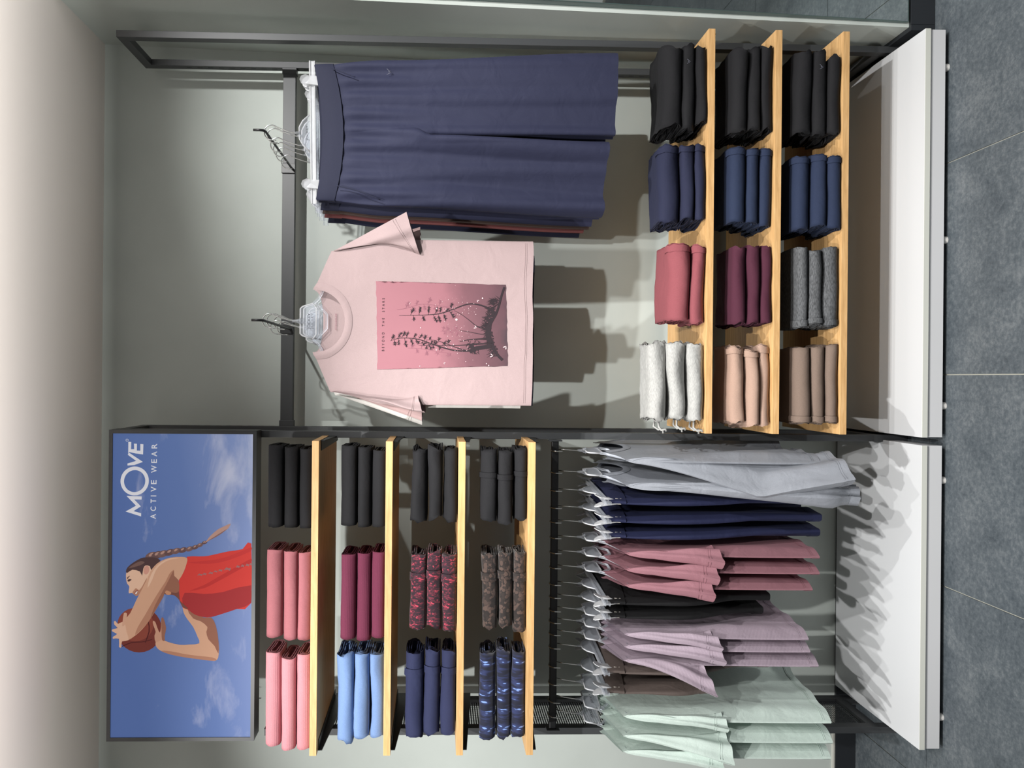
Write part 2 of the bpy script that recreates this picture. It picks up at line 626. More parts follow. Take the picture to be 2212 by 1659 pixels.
def frame(name, label, x0, x1, top, panel=False, slots=True):
    t = thing(name, label, 'frame', ((x0 + x1) / 2, -0.17, 0.0), group='charcoal steel end frames')
    yf, yr = -0.30, -0.055
    wbox('front_upright', (x0, x1, yf, yf + 0.03, 0.0, top), MT['metal'], t, bevel=0.0012)
    wbox('rear_upright', (x0, x1, yr - 0.03, yr, 0.0, top), MT['metal'], t, bevel=0.0012)
    wbox('top_rail', (x0, x1, yf + 0.03, yr - 0.03, top - 0.03, top), MT['metal'], t, bevel=0.0012)
    wbox('bottom_rail', (x0, x1, yf + 0.03, yr - 0.03, 0.082, 0.112), MT['metal'], t, bevel=0.0012)
    if panel:
        xc = (x0 + x1) / 2
        MB().add([(xc, yf + 0.03, 0.112), (xc, yr - 0.03, 0.112), (xc, yr - 0.03, top - 0.03), (xc, yf + 0.03, top - 0.03)], [(0, 1, 2, 3)]).build('perforated_panel', MT['perf'], t, origin=tuple(t.location))
    if slots:
        sx = x0 if x0 > 0.5 else x1
        sm = None
        for k in range(58):
            z = 0.30 + k * 0.036
            if sm is None:
                s = MB().box(-0.0006, 0.0006, -0.0025, 0.0025, -0.009, 0.009).build('slot', MT['dark'], t)
                sm = s.data
            else:
                s = bpy.data.objects.new('slot', sm)
                COL.objects.link(s)
                s.parent = t
            s.location = (sx - t.location.x, -0.070 - t.location.y, z)
    return t


frame('end_frame', 'charcoal steel frame standing next to the grey return wall', 1.047, 1.068, 2.505)
frame('end_frame', 'charcoal steel frame between the two bays', -0.191, -0.170, 2.505)
frame('end_frame', 'charcoal steel frame with a perforated panel at the outer end of the sportswear bay', -1.120, -1.099, 2.03, panel=True)

BARZ = 2.012
b = thing('cross_bar', 'charcoal flat cross bar on the wall carrying two hanging arms', 'bar', (0.43, -0.07, BARZ))
wbox('bar', (-0.170, 1.047, -0.082, -0.058, BARZ - 0.021, BARZ + 0.021), MT['metal'], b, bevel=0.001)
for xx in (-0.170, 1.027):
    wbox('end_sleeve', (xx, xx + 0.02, -0.085, -0.055, BARZ - 0.024, BARZ + 0.024), MT['metal'], b, bevel=0.001)


def face_arm(x, label, tip_dx=0.0):
    t = thing('display_hook', label, 'hook', (x, -0.082, BARZ), group='black wire arms on the cross bar')
    MB().box(-0.016, 0.016, -0.006, 0.0, -0.023, 0.023).build('bracket', MT['dark'], t, bevel=0.001)
    MB().tube([(0, -0.005, -0.012), (0, -0.03, -0.012), (0.0, -0.395, -0.010), (0.0, -0.406, -0.006), (0.0, -0.409, 0.004), (0.0, -0.409, 0.022)], 0.0038, 10).build('arm_rod', MT['dark'], t, smooth=True)


face_arm(0.705, 'black wire arm carrying the navy cropped trousers')
face_arm(0.160, 'black wire arm carrying the pale pink t-shirts')
ARMTOP = BARZ - 0.0065

RAILZ, RAILY = 1.130, -0.31
t = thing('hanging_rail', 'black hanging rail below the oak shelves holding eighteen hangers', 'rail', (-0.645, RAILY, RAILZ))
wbox('rail_tube', (-1.099, -0.191, RAILY - 0.006, RAILY + 0.006, RAILZ - 0.0115, RAILZ + 0.0115), MT['dark'], t, bevel=0.004)
for xx in (-1.0985, -0.1955):
    wbox('rail_bracket', (xx, xx + 0.004, RAILY - 0.018, RAILY + 0.012, RAILZ - 0.02, RAILZ + 0.02), MT['metal'], t)

# ------------------------------------------------------------------ shelves


def shelf(label, x0, x1, yf, yb, ztop, group):
    t = thing('wood_shelf', label, 'shelf', ((x0 + x1) / 2, yf, ztop - 0.02), group=group)
    wbox('board', (x0, x1, yf, yb, ztop - 0.02, ztop), MT['wood'], t, bevel=0.0009)
    for s, xx in ((1, x0), (-1, x1)):
        a, c = (xx + 0.001, xx + 0.004) if s > 0 else (xx - 0.004, xx - 0.001)
        m = MB()
        V = []
        for X in (a, c):
            V += [(X, yf + 0.03, ztop - 0.0205), (X, -0.07, ztop - 0.0205), (X, -0.07, ztop - 0.06), (X, -0.15, ztop - 0.055), (X, yf + 0.03, ztop - 0.032)]
        m.add(V, [(0, 1, 2, 3, 4), (9, 8, 7, 6, 5), (0, 5, 6, 1), (1, 6, 7, 2), (2, 7, 8, 3), (3, 8, 9, 4), (4, 9, 5, 0)])
        m.build('bracket', MT['dark'], t, origin=tuple(t.location))
        fx = (a, a + 0.03) if s > 0 else (c - 0.03, c)
        wbox('bracket_flange', (fx[0], fx[1], yf + 0.035, -0.10, ztop - 0.0225, ztop - 0.0203), MT['dark'], t)


LSH = [1.857, 1.646, 1.437, 1.235]
RSH = [0.710, 0.510, 0.308]
for z, w in zip(LSH, ('just under the lit poster', 'second below the lit poster', 'third below the lit poster', 'directly above the hanging rail')):
    shelf('oak shelf of leggings, ' + w, -1.086, -0.184, -0.50, -0.112, z, 'oak shelves in the sportswear bay')
for z, w in zip(RSH, ('highest of the three over the long plinth', 'middle of the three over the long plinth', 'lowest of the three over the long plinth')):
    shelf('oak shelf of folded garments, ' + w, -0.158, 1.036, -0.465, -0.085, z, 'oak shelves over the long plinth')

# ------------------------------------------------------------------ folded garments


def nz(x, y, z=0.0):
    return noise.noise((x, y, z))


def bundle_fn(w, d, h, seed, lump, rag, lean):
    """Position on a rolled-up fold: x along the roll (-1..1), u turns, off inward."""
    r0 = h / 2
    L = d / 2 - r0

    def stad(u, r):
        per = 4 * L + 2 * math.pi * r
        s = (u % 1.0) * per
        if s < 2 * L:
            return L - s, -r
        s -= 2 * L
        if s < math.pi * r:
            a = s / r
            return -L - r * math.sin(a), -r * math.cos(a)
        s -= math.pi * r
        if s < 2 * L:
            return -L + s, r
        s -= 2 * L
        a = s / r
        return L + r * math.sin(a), r * math.cos(a)

    def f(xs, u, off):
        r = r0 - off
        y, z = stad(u, max(r, 0.0015))
        z += r0
        x = xs * w / 2
        k = z / h
        e = abs(xs) ** 6
        x += (math.copysign(1, xs) * e) * rag * (nz(y * 14 + seed, z * 45, seed) + 0.5 * nz(y * 50, z * 120 + seed))
        front = max(0.0, min(1.0, (-y + 0.02) / (d / 2)))
        z *= 1 + lump * 0.9 * nz(x * 7, y * 6, seed) + 0.03 * front
        y += lump * 0.05 * nz(x * 9 + seed, z * 18, 2.2) * (0.4 + front)
        y += lean * (k - 0.5) * 0.02 + 0.004 * nz(x * 5, seed, 7.1)
        z += lump * 0.016 * k * nz(x * 30 + seed * 2, y * 22, 3.3)
        y += lump * 0.012 * nz(x * 34, z * 40 + seed, 5.0) * front
        return (x, y, max(z, 0.0))
    return f


def bundle(name, label, cat, group, m, loc, w, d, h, seed, lump=0.10, rag=0.007, rz=0.0, bands=(), lean=0.0, t=0.0034, pitch=0.0058, nx=15):
    f = bundle_fn(w, d, h, seed, lump, rag, lean)
    turns = max(1.3, (h / 2 - 0.0065) / pitch)
    per = 26
    us = []
    n = int(turns * per)
    L = d / 2 - h / 2
    # denser samples round the folds
    base = []
    P = 4 * L + math.pi * h
    for k in range(5):
        base.append(2 * L * k / 5 / P)
    for k in range(9):
        base.append((2 * L + math.pi * h / 2 * k / 9) / P)
    for k in range(5):
        base.append((2 * L + math.pi * h / 2 + 2 * L * k / 5) / P)
    for k in range(7):
        base.append((4 * L + math.pi * h / 2 + math.pi * h / 2 * k / 7) / P)
    k = 0
    u = 0.0
    while True:
        u = k // len(base) + base[k % len(base)]
        if u > turns:
            break
        us.append(u)
        k += 1
    xs = [math.copysign(abs(a) ** 0.7, a) for a in np.linspace(-1, 1, nx)]
    mb = MB()
    for sgn, ex in ((0, 0.0), (1, t)):
        Pg = np.array([[f(x, u, u * pitch + ex) for u in us] for x in xs])
        mb.grid(Pg, flip=bool(sgn))
    nu = len(us)
    N = nx * nu
    for ix in (0, nx - 1):
        for j in range(nu - 1):
            a, b2 = ix * nu + j, ix * nu + j + 1
            q = (a, b2, b2 + N, a + N)
            mb.f.append(q if ix else q[::-1])
    for j in (0, nu - 1):
        for i in range(nx - 1):
            a, b2 = i * nu + j, (i + 1) * nu + j
            q = (a, b2, b2 + N, a + N)
            mb.f.append(q[::-1] if j else q)
    o = finish(name, mb.v, mb.f, m, loc=loc, rot=(0, 0, rz))
    tag(o, label, cat, group)
    for (xa, xb, nm) in bands:
        ub = [q for q in us if 0.22 <= q <= 0.60]
        Pg = np.array([[f(x, u, -0.0006) for u in ub] for x in np.linspace(xa, xb, 4)])
        mb2 = MB().grid(Pg)
        finish(nm, mb2.v, mb2.f, m, o)
    return o


POSN = {2: ('lower', 'topmost'), 3: ('lowest', 'middle', 'topmost')}


def stack(kind, name, cat, colour, where, y_right, y_left, Ysurf, ztop, yfront, hs, key, d=0.125, seed=0, lump=0.10, rag=0.007, bands=(), group=None, jit=0.006, rz=0.0):
    rr = random.Random(seed * 13 + 5)
    x1 = at(0.5 * (600 + 1500), y_right, yfront)[0]
    x0 = at(0.5 * (600 + 1500), y_left, yfront)[0]
    w, xc = x1 - x0, (x0 + x1) / 2
    z = ztop + 0.0006
    for i, h in enumerate(hs):
        lab = '%s of the folded %s, %s' % (POSN[len(hs)][i], colour, where)
        bundle(name, lab, cat, group, CL[key], (xc + rr.uniform(-jit, jit), yfront + d / 2 + rr.uniform(-0.004, 0.010), z), w * rr.uniform(0.96, 1.02), d, h, seed * 7.3 + i * 3.1,
               lump, rag, rz + rr.uniform(-0.02, 0.02), bands, rr.uniform(-0.5, 0.5))
        z += h * 1.0


YF = -0.488
SG = 'folded leggings in the sportswear bay'
H3 = (0.041, 0.043, 0.048)
S1, S2, S3, S4 = LSH
WB = ((0.28, 0.50, 'waistband'),)
L = 'folded_leggings'
stack('', L, 'leggings', 'black leggings', 'on the shelf under the poster', 968, 1143, 0, S1, YF, H3, 'black', seed=1, lump=0.05, rag=0.003, group=SG)
stack('', L, 'leggings', 'plain rose leggings', 'between black and ribbed pink stacks', 1190, 1380, 0, S1, YF, H3, 'rose', seed=2, lump=0.05, rag=0.003, group=SG)
stack('', L, 'leggings', 'ribbed bright pink leggings', 'at the outer end of the shelf', 1415, 1619, 0, S1, YF, (0.043, 0.044, 0.047), 'pink', seed=3, lump=0.05, rag=0.003, group=SG)
stack('', L, 'leggings', 'black leggings', 'beside the ribbed burgundy stack', 968, 1140, 0, S2, YF, H3, 'black', seed=4, lump=0.05, rag=0.003, group=SG)
stack('', L, 'leggings', 'ribbed burgundy leggings', 'beside the light blue stack', 1196, 1384, 0, S2, YF, (0.040, 0.043, 0.047), 'burgundy', seed=5, lump=0.05, rag=0.003, group=SG)
stack('', L, 'leggings', 'light blue leggings', 'beside the ribbed burgundy stack', 1412, 1600, 0, S2, YF, (0.042, 0.045, 0.050), 'lightblue', seed=6, lump=0.14, rag=0.012, group=SG)
stack('', L, 'leggings', 'black leggings', 'beside the red splash print stack', 968, 1128, 0, S3, YF, (0.044, 0.044, 0.050), 'black', seed=7, lump=0.16, rag=0.012, group=SG, jit=0.008)
stack('', L, 'leggings', 'red splash print leggings', 'between black and plain navy stacks', 1197, 1364, 0, S3, YF, (0.043, 0.046, 0.048), 'splash', seed=8, lump=0.13, rag=0.012, bands=WB, group=SG)
stack('', L, 'leggings', 'plain navy leggings', 'below the light blue stack', 1410, 1592, 0, S3, YF, (0.046, 0.048, 0.054), 'navy', seed=9, lump=0.13, rag=0.012, bands=((0.45, 0.62, 'waistband'),), group=SG)
stack('', L, 'leggings', 'black leggings', 'beside the brown spotted stack', 970, 1128, 0, S4, YF, (0.040, 0.046, 0.050), 'black', seed=10, lump=0.14, rag=0.011, bands=((0.22, 0.36, 'waistband'),), group=SG, jit=0.008)
stack('', L, 'leggings', 'brown spotted leggings', 'above the hanging rail', 1197, 1362, 0, S4, YF, (0.038, 0.044, 0.048), 'camo', seed=11, lump=0.13, rag=0.012, bands=WB, group=SG)
stack('', L, 'leggings', 'navy leggings with blue streaks', 'above the hanging rail', 1408, 1600, 0, S4, YF, (0.040, 0.044, 0.052), 'streak', seed=12, lump=0.13, rag=0.012, group=SG)

YG = -0.470
RG = 'folded garments over the long plinth'
A, B, C = RSH
N = 'folded_garment'
HB = ((0.80, 0.96, 'hem_band'),)
hA = 'on the highest plinth shelf'
hB = 'on the middle plinth shelf'
hC = 'on the lowest plinth shelf'
stack('', N, 'garment', 'black garments', hA, 84, 266, 0, A, YG, (0.034, 0.038, 0.062), 'black', seed=21, lump=0.16, rag=0.014, group=RG, d=0.18)
stack('', N, 'garment', 'indigo garments', hA, 302, 468, 0, A, YG, (0.034, 0.040, 0.062), 'navy_a', seed=22, lump=0.14, rag=0.012, bands=HB, group=RG, d=0.18)
stack('', N, 'garment', 'dusty rose garments', hA, 520, 688, 0, A, YG, (0.042, 0.070), 'dusty', seed=23, lump=0.16, rag=0.010, bands=HB, group=RG, d=0.18)
stack('', N, 'garment', 'white flecked garments', hA, 736, 905, 0, A, YG, (0.052, 0.056, 0.060), 'heather', seed=24, lump=0.22, rag=0.016, group=RG, d=0.15)
stack('', N, 'garment', 'black garments', hB, 90, 268, 0, B, YG, (0.038, 0.040, 0.050), 'black', seed=25, lump=0.14, rag=0.013, group=RG, d=0.18)
stack('', N, 'garment', 'slate navy garments', hB, 305, 474, 0, B, YG, (0.040, 0.041, 0.050), 'navy_b', seed=26, lump=0.08, rag=0.007, bands=HB, group=RG, d=0.18)
stack('', N, 'garment', 'wine red garments', hB, 522, 692, 0, B, YG, (0.036, 0.040, 0.044), 'wine', seed=27, lump=0.16, rag=0.014, group=RG, d=0.18)
stack('', N, 'garment', 'beige garments', hB, 744, 916, 0, B, YG, (0.036, 0.040, 0.048), 'beige', seed=28, lump=0.17, rag=0.014, bands=HB, group=RG, d=0.18)
stack('', N, 'garment', 'black garments', hC, 98, 272, 0, C, YG, (0.040, 0.042, 0.054), 'black', seed=29, lump=0.12, rag=0.012, group=RG, d=0.18)
stack('', N, 'garment', 'slate navy garments', hC, 320, 486, 0, C, YG, (0.042, 0.044, 0.052), 'navy_b', seed=30, lump=0.08, rag=0.007, bands=HB, group=RG, d=0.18)
stack('', N, 'garment', 'charcoal grey garments', hC, 525, 698, 0, C, YG, (0.052, 0.040, 0.034), 'grey', seed=31, lump=0.10, rag=0.008, bands=((-0.97, -0.82, 'hem_band'),), group=RG, d=0.18)
stack('', N, 'garment', 'taupe garments', hC, 738, 910, 0, C, YG, (0.036, 0.042, 0.050), 'taupe', seed=32, lump=0.09, rag=0.008, bands=((-0.97, -0.82, 'hem_band'),), group=RG, d=0.18)

for o in [o for o in bpy.data.objects if o.name.startswith('folded_garment') and o.parent is None and 'white flecked' in o['label']]:
    w2 = min(v.co.x for v in o.data.vertices)
    r3 = random.Random(o.name)
    for k in range(2):
        y0, z0 = -0.055 + 0.03 * k, 0.026
        pts = [(w2 + 0.012, y0, z0), (w2 - 0.010, y0 - 0.008, z0 + r3.uniform(-0.004, 0.012)), (w2 - 0.020, y0 - 0.014, z0 - 0.006), (w2 - 0.016, y0 - 0.018, z0 - 0.018), (w2 - 0.022 - 0.008 * k, y0 - 0.016, 0.006)]
        MB().tube(pts, 0.0032, 6).build('drawstring', CL['heather'], o, smooth=True)
LOGO = mat('tonal_logo', (96, 98, 110), 0.6)


def logo(o, x, y, z, sc, tilt=0.0):
    """Small looped script mark."""
    pts = [(-1, 0.9), (-0.4, -0.2), (0.0, -0.9), (0.5, -0.5), (0.3, 0.3), (-0.2, 0.2), (0.1, -0.4), (0.8, 0.2), (1.3, 0.9)]
    MB().tube([(x + p[0] * sc, y - abs(p[1]) * 0.0002, z + p[1] * sc) for p in pts], 0.0006, 5).build('logo', LOGO, o, smooth=True)


for o in [o for o in bpy.data.objects if o.name.startswith('folded_garment') and o.parent is None and 'black garments' in o['label']]:
    if 'middle of the folded' in o['label'] and 'middle plinth' not in o['label']:
        y = min(v.co.y for v in o.data.vertices if abs(v.co.x - 0.075) < 0.02)
        logo(o, 0.075, y - 0.0008, 0.022, 0.006)

# ------------------------------------------------------------------ hangers


def hook_pts(zc, r=0.021, z0=0.045, flip=1):
    """Wire from the hanger plate up and over a rod whose top is at height zc."""
    c = zc - r + 0.0022
    P = [(0, 0, z0), (0, 0, z0 + 0.018)]
    P += [(flip * r * 0.55, 0, c - r * 1.15)]
    for k in range(9):
        a = -35 + k * 225 / 8
        P.append((flip * r * math.cos(math.radians(a)), 0, c + r * math.sin(math.radians(a))))
    P.append((-flip * r * 1.02, 0, c - r * 0.62))
    return P


def smoothpath(P, n=3):
    P = [np.array(p, float) for p in P]
    out = []
    for i in range(len(P) - 1):
        p0, p1, p2, p3 = P[max(i - 1, 0)], P[i], P[i + 1], P[min(i + 2, len(P) - 1)]
        for k in range(n):
            t = k / n
            out.append(0.5 * ((2 * p1) + (-p0 + p2) * t + (2 * p0 - 5 * p1 + 4 * p2 - p3) * t * t + (-p0 + 3 * p1 - 3 * p2 + p3) * t ** 3))
    out.append(P[-1])
    return out


def tee_hanger(label, loc, rz, zc, ws=0.19, flip=1, letters=False, group='clear top hangers'):
    """Origin at the neck point between the shoulders."""
    t = thing('top_hanger', label, 'hanger', loc, rz, group)
    pl = [(-0.052, 0.006), (-0.038, -0.004), (0.038, -0.004), (0.052, 0.006), (0.042, 0.036), (0.036, 0.042), (-0.036, 0.042), (-0.042, 0.036)]
    MB().prism(pl, -0.0015, 0.0015).build('plate', MT['clear'], t)
    MB().tube([(p[0], 0, p[1]) for p in pl] + [(pl[0][0], 0, pl[0][1])], 0.0026, 6).build('rim', MT['frost'], t, smooth=True)
    for s in (-1, 1):
        arm = smoothpath([(s * 0.052, 0, 0.006), (s * 0.066, 0, -0.010), (s * 0.095, 0, -0.024), (s * ws, 0, -0.056)], 3)
        MB().tube(arm, 0.0040, 8).build('shoulder_arm', MT['clear'], t, smooth=True)
    MB().tube([(-0.05, 0, -0.006), (-0.02, 0, -0.034), (0.02, 0, -0.034), (0.05, 0, -0.006)], 0.004, 6).build('brace', MT['clear'], t, smooth=True)
    MB().tube([(0, 0, 0.040), (0, 0, 0.052), (0, 0, 0.066)], [0.010, 0.0045, 0.0034], 8).build('hook_socket', MT['clear'], t, smooth=True)
    MB().tube(smoothpath(hook_pts(zc, flip=flip), 3), 0.0017, 8).build('hook', MT['chrome'], t, smooth=True)
    if letters:
        text_mesh('lettering', 'JOCKEY', MT['ink'], t, -0.023, 0.023, 0.012, 0.0085, -0.0022)
    return t


def clip_hanger(label, loc, rz, zc, half=0.20, clip=0.145, flip=1, letters=False, group='clear clip hangers'):
    """Origin at the underside of the bar."""
    t = thing('clip_hanger', label, 'hanger', loc, rz, group)
    MB().box(-half, half, -0.0045, 0.0045, 0.0, 0.004).box(-half, half, -0.0016, 0.0016, 0.004, 0.013).box(-half, half, -0.0045, 0.0045, 0.013, 0.017).build('cross_bar', MT['frost'] if letters else MT['clear'], t)
    pl = [(-0.052, 0.017), (0.052, 0.017), (0.034, 0.038), (0.016, 0.048), (-0.016, 0.048), (-0.034, 0.038)]
    MB().prism(pl, -0.0016, 0.0016).build('plate', MT['clear'], t)
    MB().tube([(p[0], 0, p[1]) for p in pl[1:]] + [(pl[0][0], 0, pl[0][1])], 0.0022, 6).build('rim', MT['frost'], t, smooth=True)
    for s in (-1, 1):
        c = MB()
        out = [(-0.013, -0.032), (-0.010, -0.036), (0.010, -0.036), (0.013, -0.032), (0.013, 0.016), (0.016, 0.026), (0.010, 0.038), (0.0, 0.042), (-0.010, 0.038), (-0.016, 0.026), (-0.013, 0.016)]
        for sy in (-1, 1):
            pts = [(s * clip + p[0], p[1]) for p in out]
            k = len(c.v)
            c.prism(pts, sy * 0.0055 - 0.0012, sy * 0.0055 + 0.0012)
            for q in range(k, len(c.v)):
                x, y, z = c.v[q]
                if z > 0.012:
                    y += sy * (z - 0.012) * 0.42
                c.v[q] = (x, y, z)
        c.box(s * clip - 0.010, s * clip + 0.010, -0.007, 0.007, -0.002, 0.003)
        cl = c.build('clip', MT['frost'], t)
        for sy in (-1, 1):
            y0, y1 = sorted((sy * 0.0068, sy * 0.0086))
            MB().box(s * clip - 0.0115, s * clip + 0.0115, y0, y1, -0.0355, -0.018).build('clip_pad', MT['pad'], cl, bevel=0.0006)
    MB().tube([(0, 0, 0.046), (0, 0, 0.062)], [0.005, 0.0034], 8).build('hook_socket', MT['clear'], t, smooth=True)
    MB().tube(smoothpath(hook_pts(zc, z0=0.048, flip=flip), 3), 0.0017, 8).build('hook', MT['chrome'], t, smooth=True)
    if letters:
        text_mesh('lettering', 'JOCKEY', MT['ink'], t, -0.021, 0.021, 0.020, 0.0085, -0.0024)
    return t


# ------------------------------------------------------------------ tops


def tee_body_fn(ws, wc, wh, L, wn, nd, T, folds, seed, drape=0.0, flare=0.0):
    p1, p2, p3 = seed * 1.7, seed * 2.9 + 1, seed * 0.6

    def Wd(z):
        a = ws + (wc - ws) * sstep(-0.05, -0.22, z)
        return a + (wh - wc) * sstep(-0.22, -L, z)

    def front(s, t, sy):
        s = np.asarray(s, float)
        t = np.asarray(t, float)
        x0 = s * ws
        ax = np.abs(x0)
        dn = nd if sy < 0 else 0.022
        zn = -dn * np.sqrt(np.clip(1 - np.clip(ax / wn, 0, 1) ** 2.3, 0, 1))
        ztop = np.where(ax < wn, zn, -(ax - wn) * 0.42)
        z = ztop + t * (-L - ztop)
        x = s * Wd(z)
        down = ztop - z
        edge = np.clip(1 - np.abs(s) ** 3.2, 0, 1) ** 0.55
        inneck = sstep(wn * 1.25, wn * 0.85, ax)
        ramp = 0.72 + 0.28 * np.maximum(sstep(0, 0.13, down), inneck * 0.85)
        th = T * ramp * edge * (0.85 + flare * t)
        y = sy * th
        f = folds * sstep(0.12, 0.75, t) * (0.55 * np.sin(4.2 * s + p1 + 1.2 * t) + 0.35 * np.sin(9.5 * s + p2) + 0.25 * np.sin(15 * s + p3 + 2 * t))
        f = f + 0.35 * folds * np.sin(7 * s - 5 * t + p2) * sstep(0.05, 0.3, t)
        y = y + f * np.clip(1.15 - np.abs(s) ** 4, 0, 1) + drape * t * s
        z = z + 0.25 * f * sstep(0.7, 1, t)
        return np.stack([x, y, z], -1)
    return front


SEAMS = {}


def seam_mat(m):
    """Stitching thread a little darker than its cloth."""
    if m.name not in SEAMS:
        c = m.node_tree.nodes['Principled BSDF'].inputs['Base Color'].default_value
        q = mat(m.name + '_thread', (0, 0, 0), 0.8, spec=0.1)
        q.node_tree.nodes['Principled BSDF'].inputs['Base Color'].default_value = (c[0] * 0.72, c[1] * 0.72, c[2] * 0.72, 1)
        SEAMS[m.name] = q
    return SEAMS[m.name]


def tee(name, label, cat, group, m, loc, rz, ws=0.195, wc=0.235, wh=0.235, L=0.62, wn=0.078, nd=0.085, T=0.028, folds=0.010, seed=0, sleeves=(), ns=36, nt_=34, collar=True, drape=0.0, cuffband=0.028, flare=0.25, hemb=0.024):
    root = thing(name, label, cat, loc, rz, group)
    fn = tee_body_fn(ws, wc, wh, L, wn, nd, T, folds, seed, drape, flare)
    s = np.sin(np.linspace(-1, 1, ns) * math.pi / 2)
    tt = np.linspace(0, 1, nt_) ** 1.1
    S, Tt = np.meshgrid(s, tt)
    mb = MB()
    mb.grid(fn(S, Tt, -1), flip=False)
    mb.grid(fn(S, Tt, 1), flip=True)
    finish('body', mb.v, mb.f, m, root)
    # turned-up hem
    S, Tt = np.meshgrid(s, np.linspace(1 - hemb / L, 1.002, 3))
    mb = MB()
    for sy in (-1, 1):
        P = fn(S, Tt, sy)
        P[..., 1] += sy * 0.0013
        mb.grid(P, flip=sy > 0)
    hem = finish('hem', mb.v, mb.f, m, root)
    sm = MB()
    for k in (0.0, 0.005):
        P = fn(np.linspace(-0.97, 0.97, 40), np.full(40, 1 - (hemb - k) / L), -1)
        P[:, 1] -= 0.0015
        sm.tube([tuple(p) for p in P], 0.0006, 5, caps=False)
    sm.build('stitching', seam_mat(m), hem, smooth=True)
    if collar:
        mb = MB()
        cw = 0.022
        for sy, dn in ((-1, nd), (1, 0.022)):
            rows = []
            ph = np.linspace(0, math.pi, 29)
            for q in np.linspace(0, 1, 4):
                xx = -np.cos(ph) * (wn - 0.004 + cw * q * 0.92)
                zz = -np.sin(ph) ** 0.9 * (dn + cw * q) - (1 - np.sin(ph)) * 0.0
                zz = zz - np.clip(np.abs(xx) - wn, 0, 1) * 0.42 + 0.004 * (1 - q) * (1 - np.sin(ph))
                # depth from the body surface
                ss = np.clip(xx / ws, -1, 1)
                ax_ = np.abs(xx)
                zn = np.where(ax_ < wn, -dn * np.sqrt(np.clip(1 - np.clip(ax_ / wn, 0, 1) ** 2.3, 0, 1)), -(ax_ - wn) * 0.42)
                tq = np.clip((zn - zz) / (zn + L), 0, 1)
                Pq = fn(ss, tq, sy)
                bulge = 0.0022 * (1 - (2 * q - 1) ** 2) + 0.0012
                rows.append(np.stack([xx, Pq[:, 1] + sy * bulge, zz], -1))
            mb.grid(np.array(rows), flip=sy > 0)
        finish('collar', mb.v, mb.f, m, root)
    for sl in sleeves:
        sd = sl['side']
        A = np.array([sd * ws * 0.985, -(ws - wn) * 0.42])
        zB = sl.get('zB', -0.215)
        Bp = np.array([sd * (wc - 0.006), zB])
        Cc = np.array([sd * sl['C'][0], sl['C'][1]])
        D = np.array([sd * sl['D'][0], sl['D'][1]])
        t0, t1, tw = sl.get('t0', 0.012), sl.get('t1', 0.03), math.radians(sl.get('twist', 0)) * sd
        fa, ph0 = sl.get('fold', 0.004), seed * 1.3 + sd
        gather = sl.get('gather', 0)
        dy = sl.get('dy', 0.0)
        kite = sl.get('kite', 0.0)

        def sfn(p, q, sy, A=A, Bp=Bp, Cc=Cc, D=D, t0=t0, t1=t1, tw=tw, fa=fa, ph0=ph0, gather=gather, dy=dy, kite=kite):
            a = A + (Bp - A) * p[..., None]
            c = Cc + (D - Cc) * p[..., None]
            qq = q[..., None]
            P2 = a * (1 - qq) + c * qq
            mid = (A + Bp) / 2 * (1 - qq) + (Cc + D) / 2 * qq
            if gather:
                g = 1 - gather * sstep(0.86, 0.95, qq)
                bal = 1 + 0.22 * np.sin(math.pi * np.clip(qq, 0, 1)) ** 2
                P2 = mid + (P2 - mid) * g * bal
            th = (t0 + (t1 - t0) * sstep(0.0, 1.0, q)) * np.sin(math.pi * np.clip(p, 0.0, 1.0)) ** 0.6
            if gather:
                th = th * (1 - gather * 0.7 * sstep(0.86, 0.95, q))
            y = sy * th + fa * q * np.sin(5.5 * p * math.pi * 0.8 + ph0 + 1.5 * q) + 0.5 * fa * np.sin(9 * q + 3 * p + ph0) * q
            if gather:
                y = y + 0.004 * np.sin(26 * p + ph0) * sstep(0.72, 0.88, q)
            x = P2[..., 0]
            z = P2[..., 1]
            an = tw * sstep(0.05, 0.9, q)
            rx, ry = x - A[0], y
            x2 = A[0] + rx * np.cos(an) - ry * np.sin(an)
            y2 = rx * np.sin(an) + ry * np.cos(an) + dy * sstep(0, 1, q)
            if kite:
                tri = np.where(q < 0.60, (q / 0.60) ** 1.2, (1 - q) / 0.40)
                y2 = y2 + kite * tri * (1 - p) ** 0.8
            return np.stack([x2, y2, z], -1)
        p = np.linspace(0, 1, 15)
        q = np.linspace(0, 1, sl.get('nq', 14))
        Pm, Q = np.meshgrid(p, q)
        mb = MB()
        mb.grid(sfn(Pm, Q, -1))
        mb.grid(sfn(Pm, Q, 1), flip=True)
        so = finish('sleeve', mb.v, mb.f, m, root)
        ln = np.linalg.norm((Cc + D) / 2 - (A + Bp) / 2)
        Pm, Q = np.meshgrid(p, np.linspace(1 - cuffband / ln, 1.004, 3))
        mb = MB()
        for sy in (-1, 1):
            P = sfn(Pm, Q, sy)
            nrm = np.array([-math.sin(tw) * 1.0, math.cos(tw), 0])
            P = P + sy * 0.0013 * nrm
            mb.grid(P, flip=sy > 0)
        finish('cuff', mb.v, mb.f, m, so)
        sm = MB()
        for k in (0.0, 0.005):
            for sy in (-1, 1):
                pp = np.linspace(0.02, 0.98, 22)
                P = sfn(pp, np.full(22, 1 - (cuffband - k) / ln), sy) + sy * 0.0015 * np.array([-math.sin(tw), math.cos(tw), 0])
                sm.tube([tuple(p) for p in P], 0.0006, 5, caps=False)
        pp = np.linspace(0.0, 1.0, 22)
        P = sfn(pp, np.full(22, 0.03), -1)
        P[:, 1] -= 0.0006
        sm.tube([tuple(p) for p in P], 0.0007, 5, caps=False)
        sm.build('stitching', seam_mat(m), so, smooth=True)
    return root, fn


# ------------------------------------------------------------------ trousers


